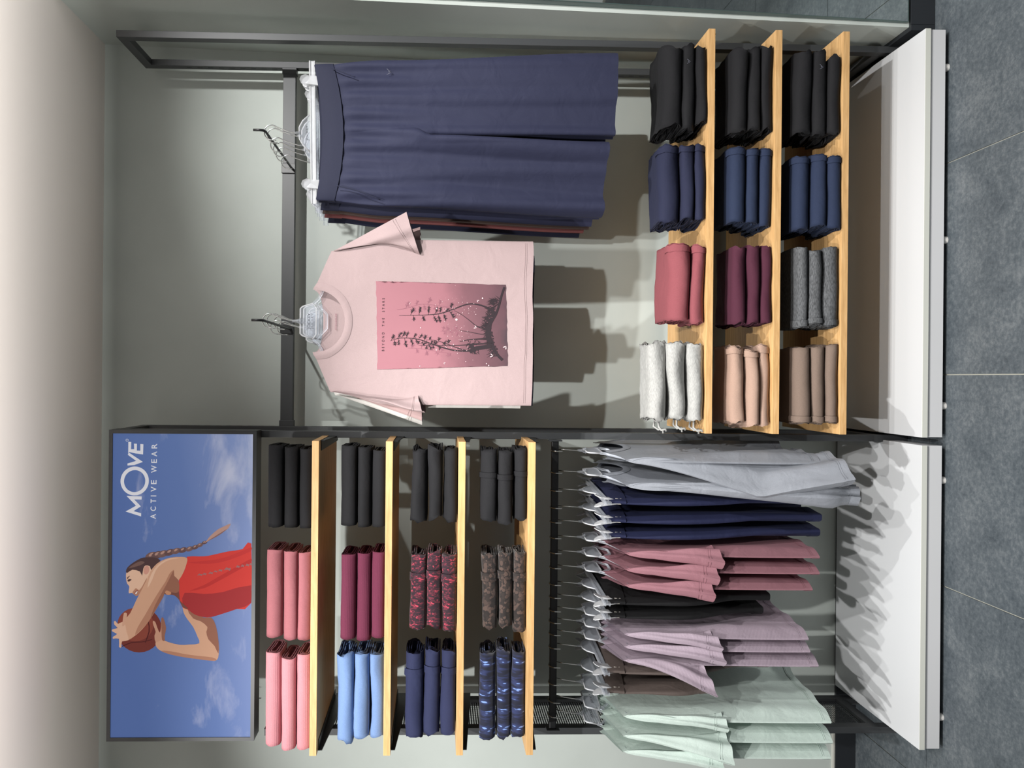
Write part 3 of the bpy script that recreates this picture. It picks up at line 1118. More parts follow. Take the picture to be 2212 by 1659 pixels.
def pants(name, label, cat, group, m, mband, loc, rz, ww=0.19, hip=0.215, L=0.86, crotch=0.30, ho=0.24, hi=0.01, T=0.03, folds=0.010, seed=0, band=0.045, sag=0.018, hi2=None, ho2=None, fk=1.0, Tb=None, hemcut=(0, 0), gathers=0.003, nz_=34, na=44, front=False, curl=0.0):
    root = thing(name, label, cat, loc, rz, group)
    Tb = Tb or T * 1.3
    for k, sd in enumerate((1, -1)):
        HO, HI = (ho, hi) if sd > 0 else (ho2 or ho, hi2 if hi2 is not None else hi)
        hc = hemcut[k]

        def fn(a, v, grow=0.0, sd=sd, HO=HO, HI=HI, hc=hc):
            z = -v * (L - hc)
            zr = -v * L
            outer = ww + (hip - ww) * sstep(0, -0.20, zr) + (HO - hip) * sstep(-0.20, -L, zr)
            inner = -0.022 * (1 - sstep(-crotch + 0.05, -crotch, zr)) + HI * sstep(-crotch, -L, zr)
            xc, aa = (outer + inner) / 2, (outer - inner) / 2
            ca, sa = np.cos(a), np.sin(a)
            th = T * 0.45 + (Tb - T * 0.45) * sstep(0, -0.25, zr)
            x = xc + aa * np.sign(ca) * np.abs(ca) ** 0.75
            y = -th * np.sign(sa) * np.abs(sa) ** 0.62
            X = sd * x
            f = folds * sstep(0.03, 0.6, v) * (0.6 * np.sin(26 * fk * X + seed + 1.5 * v) + 0.4 * np.sin(47 * fk * X + 2 * seed) + 0.25 * np.sin(75 * fk * X + 3 * v))
            f = f + gathers * sstep(0.0, 0.06, v) * (1 - sstep(0.12, 0.45, v)) * np.sin(150 * X + seed)
            if front:
                g = folds * sstep(0.06, 0.5, v) * (np.clip(np.sin(34 * X + 0.9 + 1.6 * v), -0.2, 1) * (1.35 if sd < 0 else 0.45) + 0.5 * np.clip(np.sin(61 * X + 2.0 - 1.1 * v), 0, 1))
                g = g + gathers * sstep(0.055, 0.11, v) * (1 - sstep(0.14, 0.5, v)) * (1 + np.sin(140 * X))
                f = np.where(sa > 0, -g * np.abs(sa) ** 0.3, 0.0)
            if sd < 0:
                y = y + curl * (np.abs(X) / 0.24) ** 2 * sstep(0.1, 1.0, v)
            y = y + f + grow * -np.sign(sa)
            z = z - sag * (1 - np.clip(np.abs(X) / ww, 0, 1) ** 2) * (1 - sstep(0.0, 0.5, v)) + 0.15 * f * v
            return np.stack([X, y, z], -1)
        v0 = band * 0.7 / L
        aa_, vv = np.meshgrid(np.linspace(0, 2 * math.pi, na, endpoint=False), v0 + (1 - v0) * np.linspace(0, 1, nz_))
        mb = MB()
        mb.grid(fn(aa_, vv), wrap=True, flip=sd > 0)
        leg = finish('leg', mb.v, mb.f, m, root)
        aa_, vv = np.meshgrid(np.linspace(0, 2 * math.pi, na, endpoint=False), np.linspace(1 - 0.028 / L, 1.001, 3))
        mb = MB()
        mb.grid(fn(aa_, vv, 0.0012), wrap=True, flip=sd > 0)
        finish('hem', mb.v, mb.f, m, leg)
    # waistband
    a = np.linspace(0, 2 * math.pi, 64, endpoint=False)
    rows = []
    for q in np.linspace(0, 1, 6):
        zz = -band * q
        ca, sa = np.cos(a), np.sin(a)
        x = (ww + 0.003 + (hip - ww) * 0.12 * q) * np.sign(ca) * np.abs(ca) ** 0.75
        y = -(T * 0.42 + T * 0.25 * q + 0.0035) * np.sign(sa) * np.abs(sa) ** 0.62
        z = zz - (sag + 0.006 * q) * (1 - np.clip(np.abs(x) / ww, 0, 1) ** 2) * np.where(sa > 0, 1.0, 0.55)
        y = y - 0.002 * math.sin(math.pi * q)
        rows.append(np.stack([x, y, z], -1))
    mb = MB()
    mb.grid(np.array(rows), wrap=True, flip=True)
    finish('waistband', mb.v, mb.f, mband, root)
    return root

# ------------------------------------------------------------------ garments on the two arms
TX, PX = 0.160, 0.705
ZN = ARMTOP - 0.149                 # neck height of the tops on the arm
# t-shirts, from the front one back
front_sl = (dict(side=1, C=(0.318, -0.262), D=(0.190, -0.305), t0=0.014, t1=0.030, twist=-14, fold=0.006, zB=-0.225),
            dict(side=-1, C=(0.262, -0.322), D=(0.206, -0.300), t0=0.016, t1=0.045, twist=30, fold=0.006, zB=-0.225))
specs = [
    ('pale pink t-shirt with a forest print, frontmost on its arm', 'tee', -0.470, 0.63, 0.0, 0.0, front_sl),
    ('plain blush t-shirt directly behind the forest print t-shirt', 'tee2', -0.415, 0.635, 0.004, 0.0, None),
    ('off-white t-shirt behind the two pink t-shirts', 'offwhite', -0.365, 0.61, -0.012, 0.0, None),
    ('second blush t-shirt, behind the off-white t-shirt', 'tee2', -0.315, 0.61, 0.006, 0.0, None),
    ('dark navy t-shirt hanging rearmost behind the pink t-shirts', 'deep', -0.262, 0.66, -0.008, 0.0, None),
]
back_sl = (dict(side=1, C=(0.285, -0.300), D=(0.195, -0.300), t0=0.014, t1=0.024, twist=0, fold=0.006, zB=-0.225),
           dict(side=-1, C=(0.292, -0.310), D=(0.200, -0.310), t0=0.014, t1=0.024, twist=0, fold=0.006, zB=-0.225))
for i, (lab, key, y, Lx, dx, dr, sl) in enumerate(specs):
    top, fn = tee('t_shirt', lab, 't-shirt', 't-shirts on the wire arm', CL[key], (TX + dx, y, ZN), dr, ws=0.205, wc=0.240, wh=0.240, L=Lx, wn=0.094, nd=0.088, T=0.013 if i else 0.017,
                  folds=0.0045, seed=3.1, sleeves=sl or back_sl, ns=44 if i == 0 else 32)
    tee_hanger('clear hanger inside the %s' % lab.split(',')[0].split(' directly')[0].split(' hanging')[0], (TX + dx, y, ZN), dr, 0.149, ws=0.19, letters=i < 2, group='clear hangers on the t-shirt arm')
    if i == 0:
        TEE, TEEFN, TEELOC = top, fn, (TX + dx, y, ZN)

# cropped trousers, from the front one back
ZB = ARMTOP - 0.149
specs = [
    ('navy cropped wide-leg trousers with gathered waist, frontmost on their arm', 'skirt', -0.470, 0.0, 0.87),
    ('navy cropped trousers directly behind the frontmost navy pair', 'skirt', -0.428, 0.004, 0.875),
    ('third pair of navy cropped trousers counted from the front', 'skirt', -0.385, -0.010, 0.86),
    ('dark brown cropped trousers behind the three navy pairs', 'cocoa', -0.345, -0.012, 0.86),
    ('dusty rose cropped trousers behind the brown pair', 'rust', -0.305, -0.016, 0.85),
    ('rearmost navy cropped trousers close to the cross bar', 'skirt', -0.225, -0.016, 0.85),
]
for i, (lab, key, y, dx, Lx) in enumerate(specs):
    rz = math.radians(-8)
    pants('cropped_trousers', lab, 'trousers', 'cropped trousers on the wire arm', CL[key], CL['skirtband'] if key == 'skirt' else CL[key], (PX + dx, y, ZB + 0.004), rz,
          ww=0.188, hip=0.205, L=Lx, crotch=0.34, ho=0.238, hi=0.006, T=0.020 if i == 0 else 0.011, Tb=0.011, curl=0.075, folds=0.019 if i == 0 else 0.003, front=i == 0, gathers=0.006 if i == 0 else 0.002, nz_=48 if i == 0 else 30, na=110 if i == 0 else 44, seed=1.3, band=0.055, sag=0.022, hi2=0.012, ho2=0.225, hemcut=(0.0, 0.02))
    clip_hanger('clear clip hanger holding the %s' % lab.split(',')[0], (PX + dx, y, ZB + 0.002), rz, 0.147, letters=i < 1, group='clear clip hangers on the trouser arm')
# details of the frontmost trousers
fp = [o for o in bpy.data.objects if o.name == 'cropped_trousers'][0]


def stitch(parent, pts, r, m, name='stitching'):
    MB().tube(smoothpath(pts, 4), r, 6).build(name, m, parent, smooth=True)


stitch(fp, [(0.178, -0.021, -0.050), (0.163, -0.030, -0.085), (0.150, -0.034, -0.12)][::-1] + [], 0.0012, CL['skirtband'], 'pocket_edge')
stitch(fp, [(-0.150, -0.030, -0.062), (-0.163, -0.034, -0.12), (-0.188, -0.028, -0.19)], 0.0014, CL['skirtband'], 'pocket_edge')

logo(fp, 0.168, -0.0235, -0.215, 0.007)

# ------------------------------------------------------------------ garments on the rail
HY = [972.6, 1018.9, 1058, 1095, 1126, 1159.6, 1191.7, 1224, 1259.8, 1287.5, 1315.5, 1340.5, 1366.3, 1395.3, 1435.8, 1472.3, 1510, 1541.4]
HX = [at(1192, y, RAILY)[0] for y in HY]
ZH = RAILZ + 0.0115
NZ = ZH - 0.149
R90 = math.pi / 2


def rail_tee(i, lab, key, L, delta, t1, twist, C, D, folds=0.010, T=0.011, ws=0.178, name='t_shirt', cat='t-shirt', dz=0.0, **kw):
    rz = R90 - math.radians(delta)
    sl = (dict(side=-1, C=C, D=D, t0=0.012, t1=t1, twist=twist, fold=0.006, zB=-0.21, **kw.pop('near', {})),
          dict(side=1, C=(0.212, -0.30), D=(0.17, -0.30), t0=0.006, t1=0.008, twist=0, fold=0.004, zB=-0.21, **kw.pop('far', {})))
    tee(name, lab, cat, 'garments on the black rail', CL[key], (HX[i], RAILY, NZ + dz), rz, ws=ws, wc=0.205, wh=0.21, L=L, wn=0.074, nd=0.075, T=T, folds=folds, seed=4.1, sleeves=sl, **kw)
    tee_hanger('clear hanger inside the ' + lab, (HX[i], RAILY, NZ), rz, 0.149, ws=0.165, group='clear top hangers on the black rail', letters=i >= 16)


def rail_pants(i, lab, key, L, delta, ww=0.17, ho=0.12, hi=0.015, T=0.012, folds=0.006, crotch=0.26, hip=0.185, dz=0.0, **kw):
    rz = R90 - math.radians(delta)
    pants('trousers', lab, 'trousers', 'garments on the black rail', CL[key], CL[key], (HX[i], RAILY, NZ + 0.004 + dz), rz, ww=ww, hip=hip, L=L, crotch=crotch, ho=ho, hi=hi, T=T, Tb=T * 1.15, folds=folds, seed=2.2, band=0.05, sag=0.008, nz_=28, na=36, **kw)
    clip_hanger('clear clip hanger holding the ' + lab, (HX[i], RAILY, NZ), rz, 0.149, half=0.185, clip=0.145, group='clear clip hangers on the black rail')


LS = dict(gather=0.55, nq=26)
rail_tee(0, 'silver grey windcheater touching the frame between bays', 'silver', 0.60, 4, 0.030, 14, (0.300, -0.655), (0.130, -0.64), folds=0.014, T=0.016, name='windcheater', cat='jacket', near=dict(nq=30, kite=0.080), cuffband=0.02)
rail_tee(1, 'silver grey windcheater next to the navy trousers', 'silver', 0.64, 6, 0.038, 14, (0.275, -0.70), (0.165, -0.70), folds=0.014, T=0.016, name='windcheater', cat='jacket', near=LS, cuffband=0.03)
rail_pants(2, 'deep navy trousers next to the silver windcheaters', 'ink', 0.66, 4)
rail_pants(3, 'deep navy trousers in the middle of the navy three', 'ink', 0.655, 4)
rail_pants(4, 'deep navy trousers next to the mauve t-shirts', 'ink', 0.65, 4)
rail_tee(5, 'mauve t-shirt next to the navy trousers', 'mauve', 0.60, 4, 0.025, 8, (0.235, -0.315), (0.153, -0.292))
rail_tee(6, 'mauve t-shirt in the middle of the mauve three', 'mauve', 0.60, 4, 0.025, 8, (0.235, -0.302), (0.153, -0.284))
rail_tee(7, 'mauve t-shirt next to the black trousers', 'mauve', 0.58, 4, 0.025, 10, (0.235, -0.290), (0.153, -0.270))
rail_pants(8, 'black trousers next to the mauve t-shirts', 'jet', 0.50, 4)
rail_pants(9, 'black trousers next to the lilac t-shirts', 'jet', 0.48, 4)
rail_tee(10, 'lilac t-shirt next to the black trousers', 'lilac', 0.57, 7, 0.016, 8, (0.245, -0.310), (0.168, -0.285))
rail_tee(11, 'lilac t-shirt in the middle of the lilac three', 'lilac', 0.575, 7, 0.018, 12, (0.245, -0.320), (0.168, -0.295))
rail_tee(12, 'lilac t-shirt with a wide sleeve next to the brown trousers', 'lilac', 0.60, 8, 0.016, 34, (0.285, -0.290), (0.183, -0.262))
rail_pants(13, 'brown taupe trousers next to the lilac t-shirts', 'brown', 0.50, 6, folds=0.009)
rail_pants(14, 'short brown taupe trousers next to the mint t-shirts', 'brown', 0.30, 6, folds=0.010, crotch=0.2, ho=0.17)
rail_tee(15, 'mint green t-shirt next to the brown trousers', 'mint', 0.64, 11, 0.014, 6, (0.230, -0.335), (0.168, -0.325))
rail_tee(16, 'mint green t-shirt in the middle of the mint three', 'mint', 0.645, 12, 0.026, 26, (0.262, -0.345), (0.158, -0.335))
rail_tee(17, 'outermost mint green t-shirt at the open end of the rail', 'mint', 0.64, 12, 0.020, 10, (0.240, -0.320), (0.163, -0.312))

# ------------------------------------------------------------------ lit poster above the sportswear bay
SY = -0.362
SX0, SX1, SZ0, SZ1 = -1.106, -0.166, 2.046, 2.488
sign = thing('poster_lightbox', 'lit poster of a person holding a basketball against a blue sky', 'poster', ((SX0 + SX1) / 2, SY, SZ0))
so = tuple(sign.location)
wbox('case', (SX0, SX1, SY + 0.006, SY + 0.062, SZ0, SZ1), MT['metal'], sign, bevel=0.001)
fb = MB()
fw = 0.011
for bx in ((SX0, SX1, SZ0, SZ0 + fw), (SX0, SX1, SZ1 - fw, SZ1), (SX0, SX0 + fw, SZ0 + fw, SZ1 - fw), (SX1 - fw, SX1, SZ0 + fw, SZ1 - fw)):
    fb.box(bx[0], bx[1], SY - 0.003, SY + 0.006, bx[2], bx[3])
fb.build('frame', MT['metal'], sign, origin=so)


def glow(name, col, st=0.42):
    m = mat(name, (0, 0, 0), 0.6, spec=0.06)
    b = m.node_tree.nodes['Principled BSDF']
    b.inputs['Base Color'].default_value = [c * 0.35 for c in lin(col)[:3]] + [1]
    b.inputs['Emission Color'].default_value = lin(col)
    b.inputs['Emission Strength'].default_value = st
    return m


def sky_print():
    m = glow('printed_sky', (90, 120, 185))
    nt = NT(m)
    tc = nt.n('ShaderNodeTexCoord')
    sp = nt.n('ShaderNodeSeparateXYZ')
    nt.l(tc.outputs['Object'], sp.inputs[0])
    a = nt.n('ShaderNodeMath', operation='MULTIPLY_ADD')
    a.inputs[1].default_value = -2.0
    a.inputs[2].default_value = 0.80
    nt.l(sp.outputs[2], a.inputs[0])
    a2 = nt.n('ShaderNodeMath', operation='MULTIPLY_ADD')
    a2.inputs[1].default_value = 0.30
    nt.l(sp.outputs[0], a2.inputs[0])
    nt.l(a.outputs[0], a2.inputs[2])
    sky = nt.ramp(a2.outputs[0], [(0.0, lin((88, 112, 168))), (0.45, lin((102, 125, 178))), (0.8, lin((134, 152, 198))), (1.0, lin((172, 184, 214)))])
    mp = nt.n('ShaderNodeMapping')
    mp.inputs['Rotation'].default_value = (0, math.radians(25), 0)
    mp.inputs['Scale'].default_value = (3.2, 1, 8.0)
    nt.l(tc.outputs['Object'], mp.inputs[0])
    n = nt.n('ShaderNodeTexNoise', i_Scale=1.3, i_Detail=7.0, i_Roughness=0.58, i_Distortion=0.4)
    nt.l(mp.outputs[0], n.inputs['Vector'])
    lo = nt.n('ShaderNodeMath', operation='MULTIPLY_ADD')
    lo.inputs[1].default_value = 0.22
    lo.inputs[2].default_value = -0.16
    nt.l(a2.outputs[0], lo.inputs[0])
    ad = nt.n('ShaderNodeMath', operation='ADD')
    nt.l(n.outputs[0], ad.inputs[0])
    nt.l(lo.outputs[0], ad.inputs[1])
    cl = nt.ramp(ad.outputs[0], [(0.50, (0, 0, 0, 1)), (0.74, (0.75, 0.75, 0.75, 1))])
    mx = nt.n('ShaderNodeMixRGB')
    nt.l(cl, mx.inputs[0])
    nt.l(sky, mx.inputs[1])
    mx.inputs[2].default_value = lin((206, 208, 226))
    nt.l(mx.outputs[0], nt.b.inputs['Emission Color'])
    dk = nt.n('ShaderNodeMixRGB', blend_type='MULTIPLY')
    dk.inputs[0].default_value = 1.0
    dk.inputs[2].default_value = (0.35, 0.35, 0.35, 1)
    nt.l(mx.outputs[0], dk.inputs[1])
    nt.l(dk.outputs[0], nt.b.inputs['Base Color'])
    return m


MB().box(SX0 + fw, SX1 - fw, SY, SY + 0.004, SZ0 + fw, SZ1 - fw).build('poster_print', sky_print(), sign, origin=so)
INKS = {}


def inkm(c):
    if c not in INKS:
        INKS[c] = glow('poster_ink_%d_%d_%d' % c, c)
    return INKS[c]


LAYER = [0]
ZMAX, XMAX = SZ0 + fw, SX1 - fw


def poster_poly(name, pts, col, parent=sign, crop=(225, 1100, 4.88), smooth=2, ring=False):
    """Flat shape of the print, outline traced in picture coordinates of the poster."""
    LAYER[0] += 1
    y = SY - 0.0002 - 0.00004 * LAYER[0]
    P = [at(crop[0] + p[0] / crop[2], crop[1] + p[1] / crop[2], SY) for p in pts]
    if smooth > 1:
        n = len(P)
        out = []
        for i in range(n):
            p0, p1, p2, p3 = P[i - 1], P[i], P[(i + 1) % n], P[(i + 2) % n]
            for k in range(smooth):
                t = k / smooth
                out.append(0.5 * ((2 * p1) + (-p0 + p2) * t + (2 * p0 - 5 * p1 + 4 * p2 - p3) * t * t + (-p0 + 3 * p1 - 3 * p2 + p3) * t ** 3))
        P = out
    V = [(min(p[0], XMAX) - so[0], y - so[1], max(p[2], ZMAX) - so[2]) for p in P]
    if ring:
        n = len(V) // 2
        tris = [(i, (i + 1) % n, n + (i + 1) % n, n + i) for i in range(n)]
    else:
        tris = tessellate_polygon([[Vector((v[0], v[2], 0)) for v in V]])
    me = bpy.data.meshes.new(name)
    me.from_pydata(V, [], tris)
    me.update()
    me.materials.append(inkm(col))
    o = bpy.data.objects.new(name, me)
    COL.objects.link(o)
    o.parent = parent
    return o


def ell(cx, cy, a, b, rot=0, n=28):
    c, s = math.cos(rot), math.sin(rot)
    return [(cx + a * math.cos(t) * c - b * math.sin(t) * s, cy + a * math.cos(t) * s + b * math.sin(t) * c) for t in [2 * math.pi * k / n for k in range(n)]]


SK, SKD, SKL, SKS = (206, 160, 132), (150, 102, 84), (222, 182, 156), (178, 128, 104)
poster_poly('printed_ball', ell(370, 1270, 240, 240), (116, 58, 52), smooth=1)
poster_poly('printed_ball', ell(330, 1215, 190, 175), (138, 72, 60), smooth=1)
poster_poly('printed_ball_seam', [(190, 1440), (290, 1400), (400, 1395), (500, 1370), (500, 1378), (400, 1403), (290, 1410), (196, 1448)], (84, 40, 40))
poster_poly('printed_ball_seam', [(420, 1090), (470, 1180), (480, 1290), (440, 1400), (430, 1400), (468, 1290), (460, 1185), (410, 1096)], (84, 40, 40))
# braid
bp = [(500, 492), (560, 482), (620, 470), (690, 455), (760, 440), (830, 430), (900, 418), (960, 400), (1010, 378), (1060, 350)]
for i, (x, y) in enumerate(bp):
    r = 46 - i * 2.9
    poster_poly('printed_braid', ell(x, y, r * 1.5, r * 0.86, -0.35), (104, 80, 80) if i % 2 else (120, 92, 88), smooth=1)
    poster_poly('printed_braid', ell(x - 4, y - r * 0.3, r * 0.62, r * 0.30, -0.6), (176, 140, 128), smooth=1)
poster_poly('printed_braid_end', [(1060, 352), (1085, 325), (1120, 280), (1200, 212), (1270, 178), (1335, 150), (1305, 205), (1240, 250), (1160, 300), (1090, 340)], (184, 146, 134))
poster_poly('printed_braid_end', [(1090, 335), (1160, 290), (1240, 240), (1300, 205), (1230, 262), (1150, 308)], (140, 106, 102))
# far arm
poster_poly('printed_arm', [(830, 1010), (900, 1060), (1050, 1140), (1130, 1140), (1180, 1230), (1208, 1400), (1210, 1520), (1190, 1588), (1130, 1596), (1000, 1580), (850, 1560), (700, 1530), (600, 1492), (552, 1450), (545, 1395), (600, 1370), (680, 1400), (800, 1428), (900, 1425), (1005, 1412), (985, 1340), (940, 1240), (880, 1160), (840, 1090)], SK)
poster_poly('printed_arm_shade', [(880, 1050), (1050, 1140), (1130, 1140), (1180, 1230), (1208, 1400), (1205, 1520), (1165, 1440), (1100, 1370), (1078, 1290), (1090, 1240), (1020, 1180), (940, 1150)], SKD)
poster_poly('printed_arm_shade', [(600, 1492), (700, 1530), (850, 1560), (1000, 1580), (1130, 1596), (1190, 1588), (1140, 1560), (1000, 1545), (850, 1525), (700, 1495)], SKS)
poster_poly('printed_hand', [(515, 1178), (540, 1185), (562, 1245), (588, 1300), (600, 1240), (603, 1150), (628, 1150), (655, 1250), (640, 1330), (640, 1385), (600, 1378), (545, 1402), (532, 1330), (545, 1290), (520, 1220)], (196, 148, 124))
poster_poly('printed_hand_shade', [(603, 1150), (628, 1150), (655, 1250), (640, 1330), (640, 1385), (612, 1375), (606, 1290)], SKD)
# vest
poster_poly('printed_vest', [(875, 500), (1000, 496), (1100, 490), (1300, 445), (1460, 420), (1552, 360), (1552, 985), (1400, 1050), (1250, 1100), (1130, 1135), (1050, 1135), (960, 1110), (890, 1060), (830, 1035), (800, 960), (790, 870), (790, 740), (840, 660), (870, 570)], (208, 68, 62))
poster_poly('printed_vest_shade', [(850, 880), (1050, 892), (1250, 872), (1552, 800), (1552, 985), (1400, 1050), (1250, 1100), (1130, 1135), (1050, 1135), (960, 1110), (890, 1060), (830, 1000)], (164, 56, 58))
poster_poly('printed_vest_fold', [(900, 860), (1050, 800), (1200, 715), (1420, 590), (1552, 520), (1552, 560), (1400, 650), (1200, 760), (1060, 830)], (188, 58, 56))
poster_poly('printed_vest_fold', [(880, 560), (1100, 540), (1300, 500), (1552, 400), (1552, 440), (1300, 540), (1100, 575)], (196, 62, 60))
for (x, y, a, b) in ((1010, 690, 30, 14), (1060, 682, 22, 16), (1125, 672, 26, 16), (1175, 655, 22, 14), (1225, 645, 24, 16), (1300, 630, 40, 20), (1410, 605, 22, 18), (1460, 596, 20, 18), (1510, 588, 22, 18), (1548, 580, 14, 18)):
    poster_poly('printed_vest_mark', [(x - a, y + b * .6), (x - a * .2, y - b), (x + a * .4, y - b * .4), (x + a, y - b * .8), (x + a * .7, y + b * .8), (x, y + b * .3)], (158, 108, 108), smooth=1)
# head
poster_poly('printed_face', [(240, 655), (300, 630), (380, 640), (410, 690), (462, 700), (490, 640), (460, 740), (410, 850), (352, 912), (325, 902), (295, 880), (264, 884), (262, 852), (268, 812), (244, 780), (234, 725)], SKL)
poster_poly('printed_cheek', [(370, 620), (440, 590), (500, 600), (505, 650), (470, 720), (400, 730)], SKL)
poster_poly('printed_face_shade', [(300, 880), (318, 850), (340, 830), (372, 850), (410, 800), (452, 720), (440, 780), (400, 860), (352, 912), (325, 902)], SKS)
poster_poly('printed_hair', [(232, 655), (250, 610), (310, 560), (390, 515), (450, 505), (540, 508), (596, 540), (545, 590), (500, 640), (485, 600), (440, 590), (415, 625), (402, 700), (380, 655), (300, 636), (250, 668)], (82, 62, 62))
poster_poly('printed_hair_light', [(260, 620), (320, 575), (390, 545), (430, 560), (380, 590), (310, 610)], (116, 90, 84))
poster_poly('printed_ear', ell(448, 640, 30, 46, 0.2), (206, 150, 132), smooth=1)
poster_poly('printed_eye', [(248, 752), (262, 735), (292, 738), (280, 752), (262, 762)], (78, 58, 60))
poster_poly('printed_brow', [(243, 722), (262, 704), (276, 700), (262, 716), (250, 735)], (104, 76, 70))
poster_poly('printed_mouth', [(322, 880), (340, 858), (360, 850), (352, 880), (340, 902)], (150, 84, 82))
poster_poly('printed_teeth', [(330, 884), (344, 866), (356, 862), (348, 882), (340, 896)], (232, 222, 212))
# near arm
poster_poly('printed_chest', [(640, 840), (700, 850), (790, 860), (800, 960), (890, 1045), (830, 1030), (790, 950), (740, 905), (690, 900), (640, 893)], (120, 78, 70))
poster_poly('printed_chest', [(640, 850), (700, 860), (706, 895), (660, 898)], (196, 140, 108))
poster_poly('printed_arm', [(878, 515), (820, 500), (700, 508), (600, 545), (540, 590), (490, 655), (450, 745), (400, 845), (340, 960), (280, 1090), (230, 1150), (200, 1210), (190, 1290), (205, 1372), (255, 1378), (330, 1330), (400, 1268), (480, 1170), (560, 1040), (620, 930), (655, 850), (720, 800), (790, 745), (840, 660), (872, 570)], SK)
poster_poly('printed_arm_shade', [(655, 855), (620, 930), (560, 1040), (480, 1170), (400, 1262), (330, 1322), (360, 1235), (430, 1120), (510, 980), (590, 850), (650, 760), (690, 680), (738, 636), (742, 700), (786, 745), (795, 850), (760, 880), (700, 868)], SKS)
poster_poly('printed_arm_shade', [(655, 855), (625, 925), (560, 1035), (490, 1150), (540, 1010), (610, 880), (660, 790), (710, 690), (738, 640), (742, 700), (786, 745), (795, 850), (760, 880), (700, 868)], SKD)
poster_poly('printed_arm_light', [(800, 515), (700, 528), (610, 575), (550, 640), (510, 740), (460, 830), (480, 730), (530, 630), (600, 560), (700, 515)], SKL)
poster_poly('printed_hand', [(205, 1180), (150, 1205), (126, 1178), (108, 1180), (112, 1214), (146, 1250), (92, 1262), (88, 1284), (140, 1312), (100, 1340), (98, 1362), (160, 1362), (160, 1448), (186, 1450), (192, 1390), (262, 1376), (240, 1290), (225, 1210)], (218, 176, 150))
poster_poly('printed_hand', [(212, 1092), (244, 1096), (238, 1150), (222, 1215), (192, 1230), (200, 1170)], (206, 160, 134))
# lettering
WHT = (226, 226, 232)
CR = (225, 920, 7.54)
poster_poly('lettering', [(608, 1472), (355, 1392), (525, 1297), (370, 1137), (617, 1147), (615, 1197), (495, 1195), (603, 1308), (485, 1385), (608, 1420)], WHT, crop=CR, smooth=1)
oo, oi = ell(503, 895, 230, 236, 0.35, 48), ell(503, 897, 172, 180, 0.35, 48)
poster_poly('lettering', oo + oi, WHT, crop=CR, smooth=1, ring=True)
poster_poly('lettering', [(387, 643), (497, 636), (637, 585), (405, 430), (392, 470), (527, 568), (385, 612)], WHT, crop=CR, smooth=1)
poster_poly('lettering', [(400, 258), (447, 260), (445, 378), (495, 378), (492, 288), (540, 290), (538, 400), (595, 403), (595, 293), (645, 297), (640, 463), (515, 447), (412, 423), (398, 440)], WHT, crop=CR, smooth=1)
ro, ri = ell(380, 230, 22, 22), ell(380, 230, 16, 16)
poster_poly('lettering', ro + ri, WHT, crop=CR, smooth=1, ring=True)
LAYER[0] += 1
for ch, ya, yb in (('A', 1512, 1432), ('C', 1382, 1312), ('T', 1252, 1188), ('I', 1146, 1130), ('V', 1070, 985), ('E', 946, 880), ('W', 762, 640), ('E', 602, 540), ('A', 496, 414), ('R', 366, 288)):
    x = 225 + (862 - (1512 - ya) * -0.018) / 7.54
    sl = (1512 - ya) / 1224 * 22
    a = at(225 + (848 + sl) / 7.54, 920 + ya / 7.54, SY)
    c = at(225 + (758 + sl) / 7.54, 920 + yb / 7.54, SY)
    text_mesh('lettering', ch, inkm(WHT), sign, a[0] - so[0], c[0] - so[0], a[2] - so[2], c[2] - a[2], -0.0002 - 0.00004 * LAYER[0], bold=0.012)

# ------------------------------------------------------------------ print on the front t-shirt
PY = TEELOC[1] - 0.014


def tee_y(x, z):
    """Depth of the shirt front at local (x, z)."""
    s = x / 0.24
    zt = 0.0
    for _ in range(4):
        ax = abs(s * 0.205)
        zt = -0.088 * math.sqrt(max(0, 1 - min(1, ax / 0.094) ** 2.3)) if ax < 0.094 else -(ax - 0.094) * 0.42
        W = 0.205 + 0.035 * float(sstep(-0.05, -0.22, z))
        s = x / W
    t = (zt - z) / (zt + 0.63)
    return float(TEEFN(s, min(max(t, 0), 1), -1)[1])


def to_tee(px, py):
    p = at(px, py, PY)
    return p[0] - TEELOC[0], p[2] - TEELOC[2]


def shirt_shape(name, polys, m, parent, off, crop=(800, 590, 6.9125), sub=0):
    bm = bmesh.new()
    for pts in polys:
        vs = []
        for p in pts:
            x, z = to_tee(crop[0] + p[0] / crop[2], crop[1] + p[1] / crop[2])
            vs.append(bm.verts.new((x, 0, z)))
        try:
            f = bm.faces.new(vs)
        except ValueError:
            continue
    bmesh.ops.triangulate(bm, faces=list(bm.faces), ngon_method='EAR_CLIP')
    for _ in range(6):
        es = [e for e in bm.edges if e.calc_length() > 0.014]
        if not es:
            break
        bmesh.ops.subdivide_edges(bm, edges=es, cuts=1)
        bmesh.ops.triangulate(bm, faces=[f for f in bm.faces if len(f.verts) > 3])
    for v in bm.verts:
        v.co.y = tee_y(v.co.x, v.co.z) - off
    me = bpy.data.meshes.new(name)
    bmesh.ops.recalc_face_normals(bm, faces=bm.faces)
    bm.to_mesh(me)
    bm.free()
    me.polygons.foreach_set('use_smooth', [True] * len(me.polygons))
    me.materials.append(m)
    o = bpy.data.objects.new(name, me)
    COL.objects.link(o)
    o.parent = parent
    return o


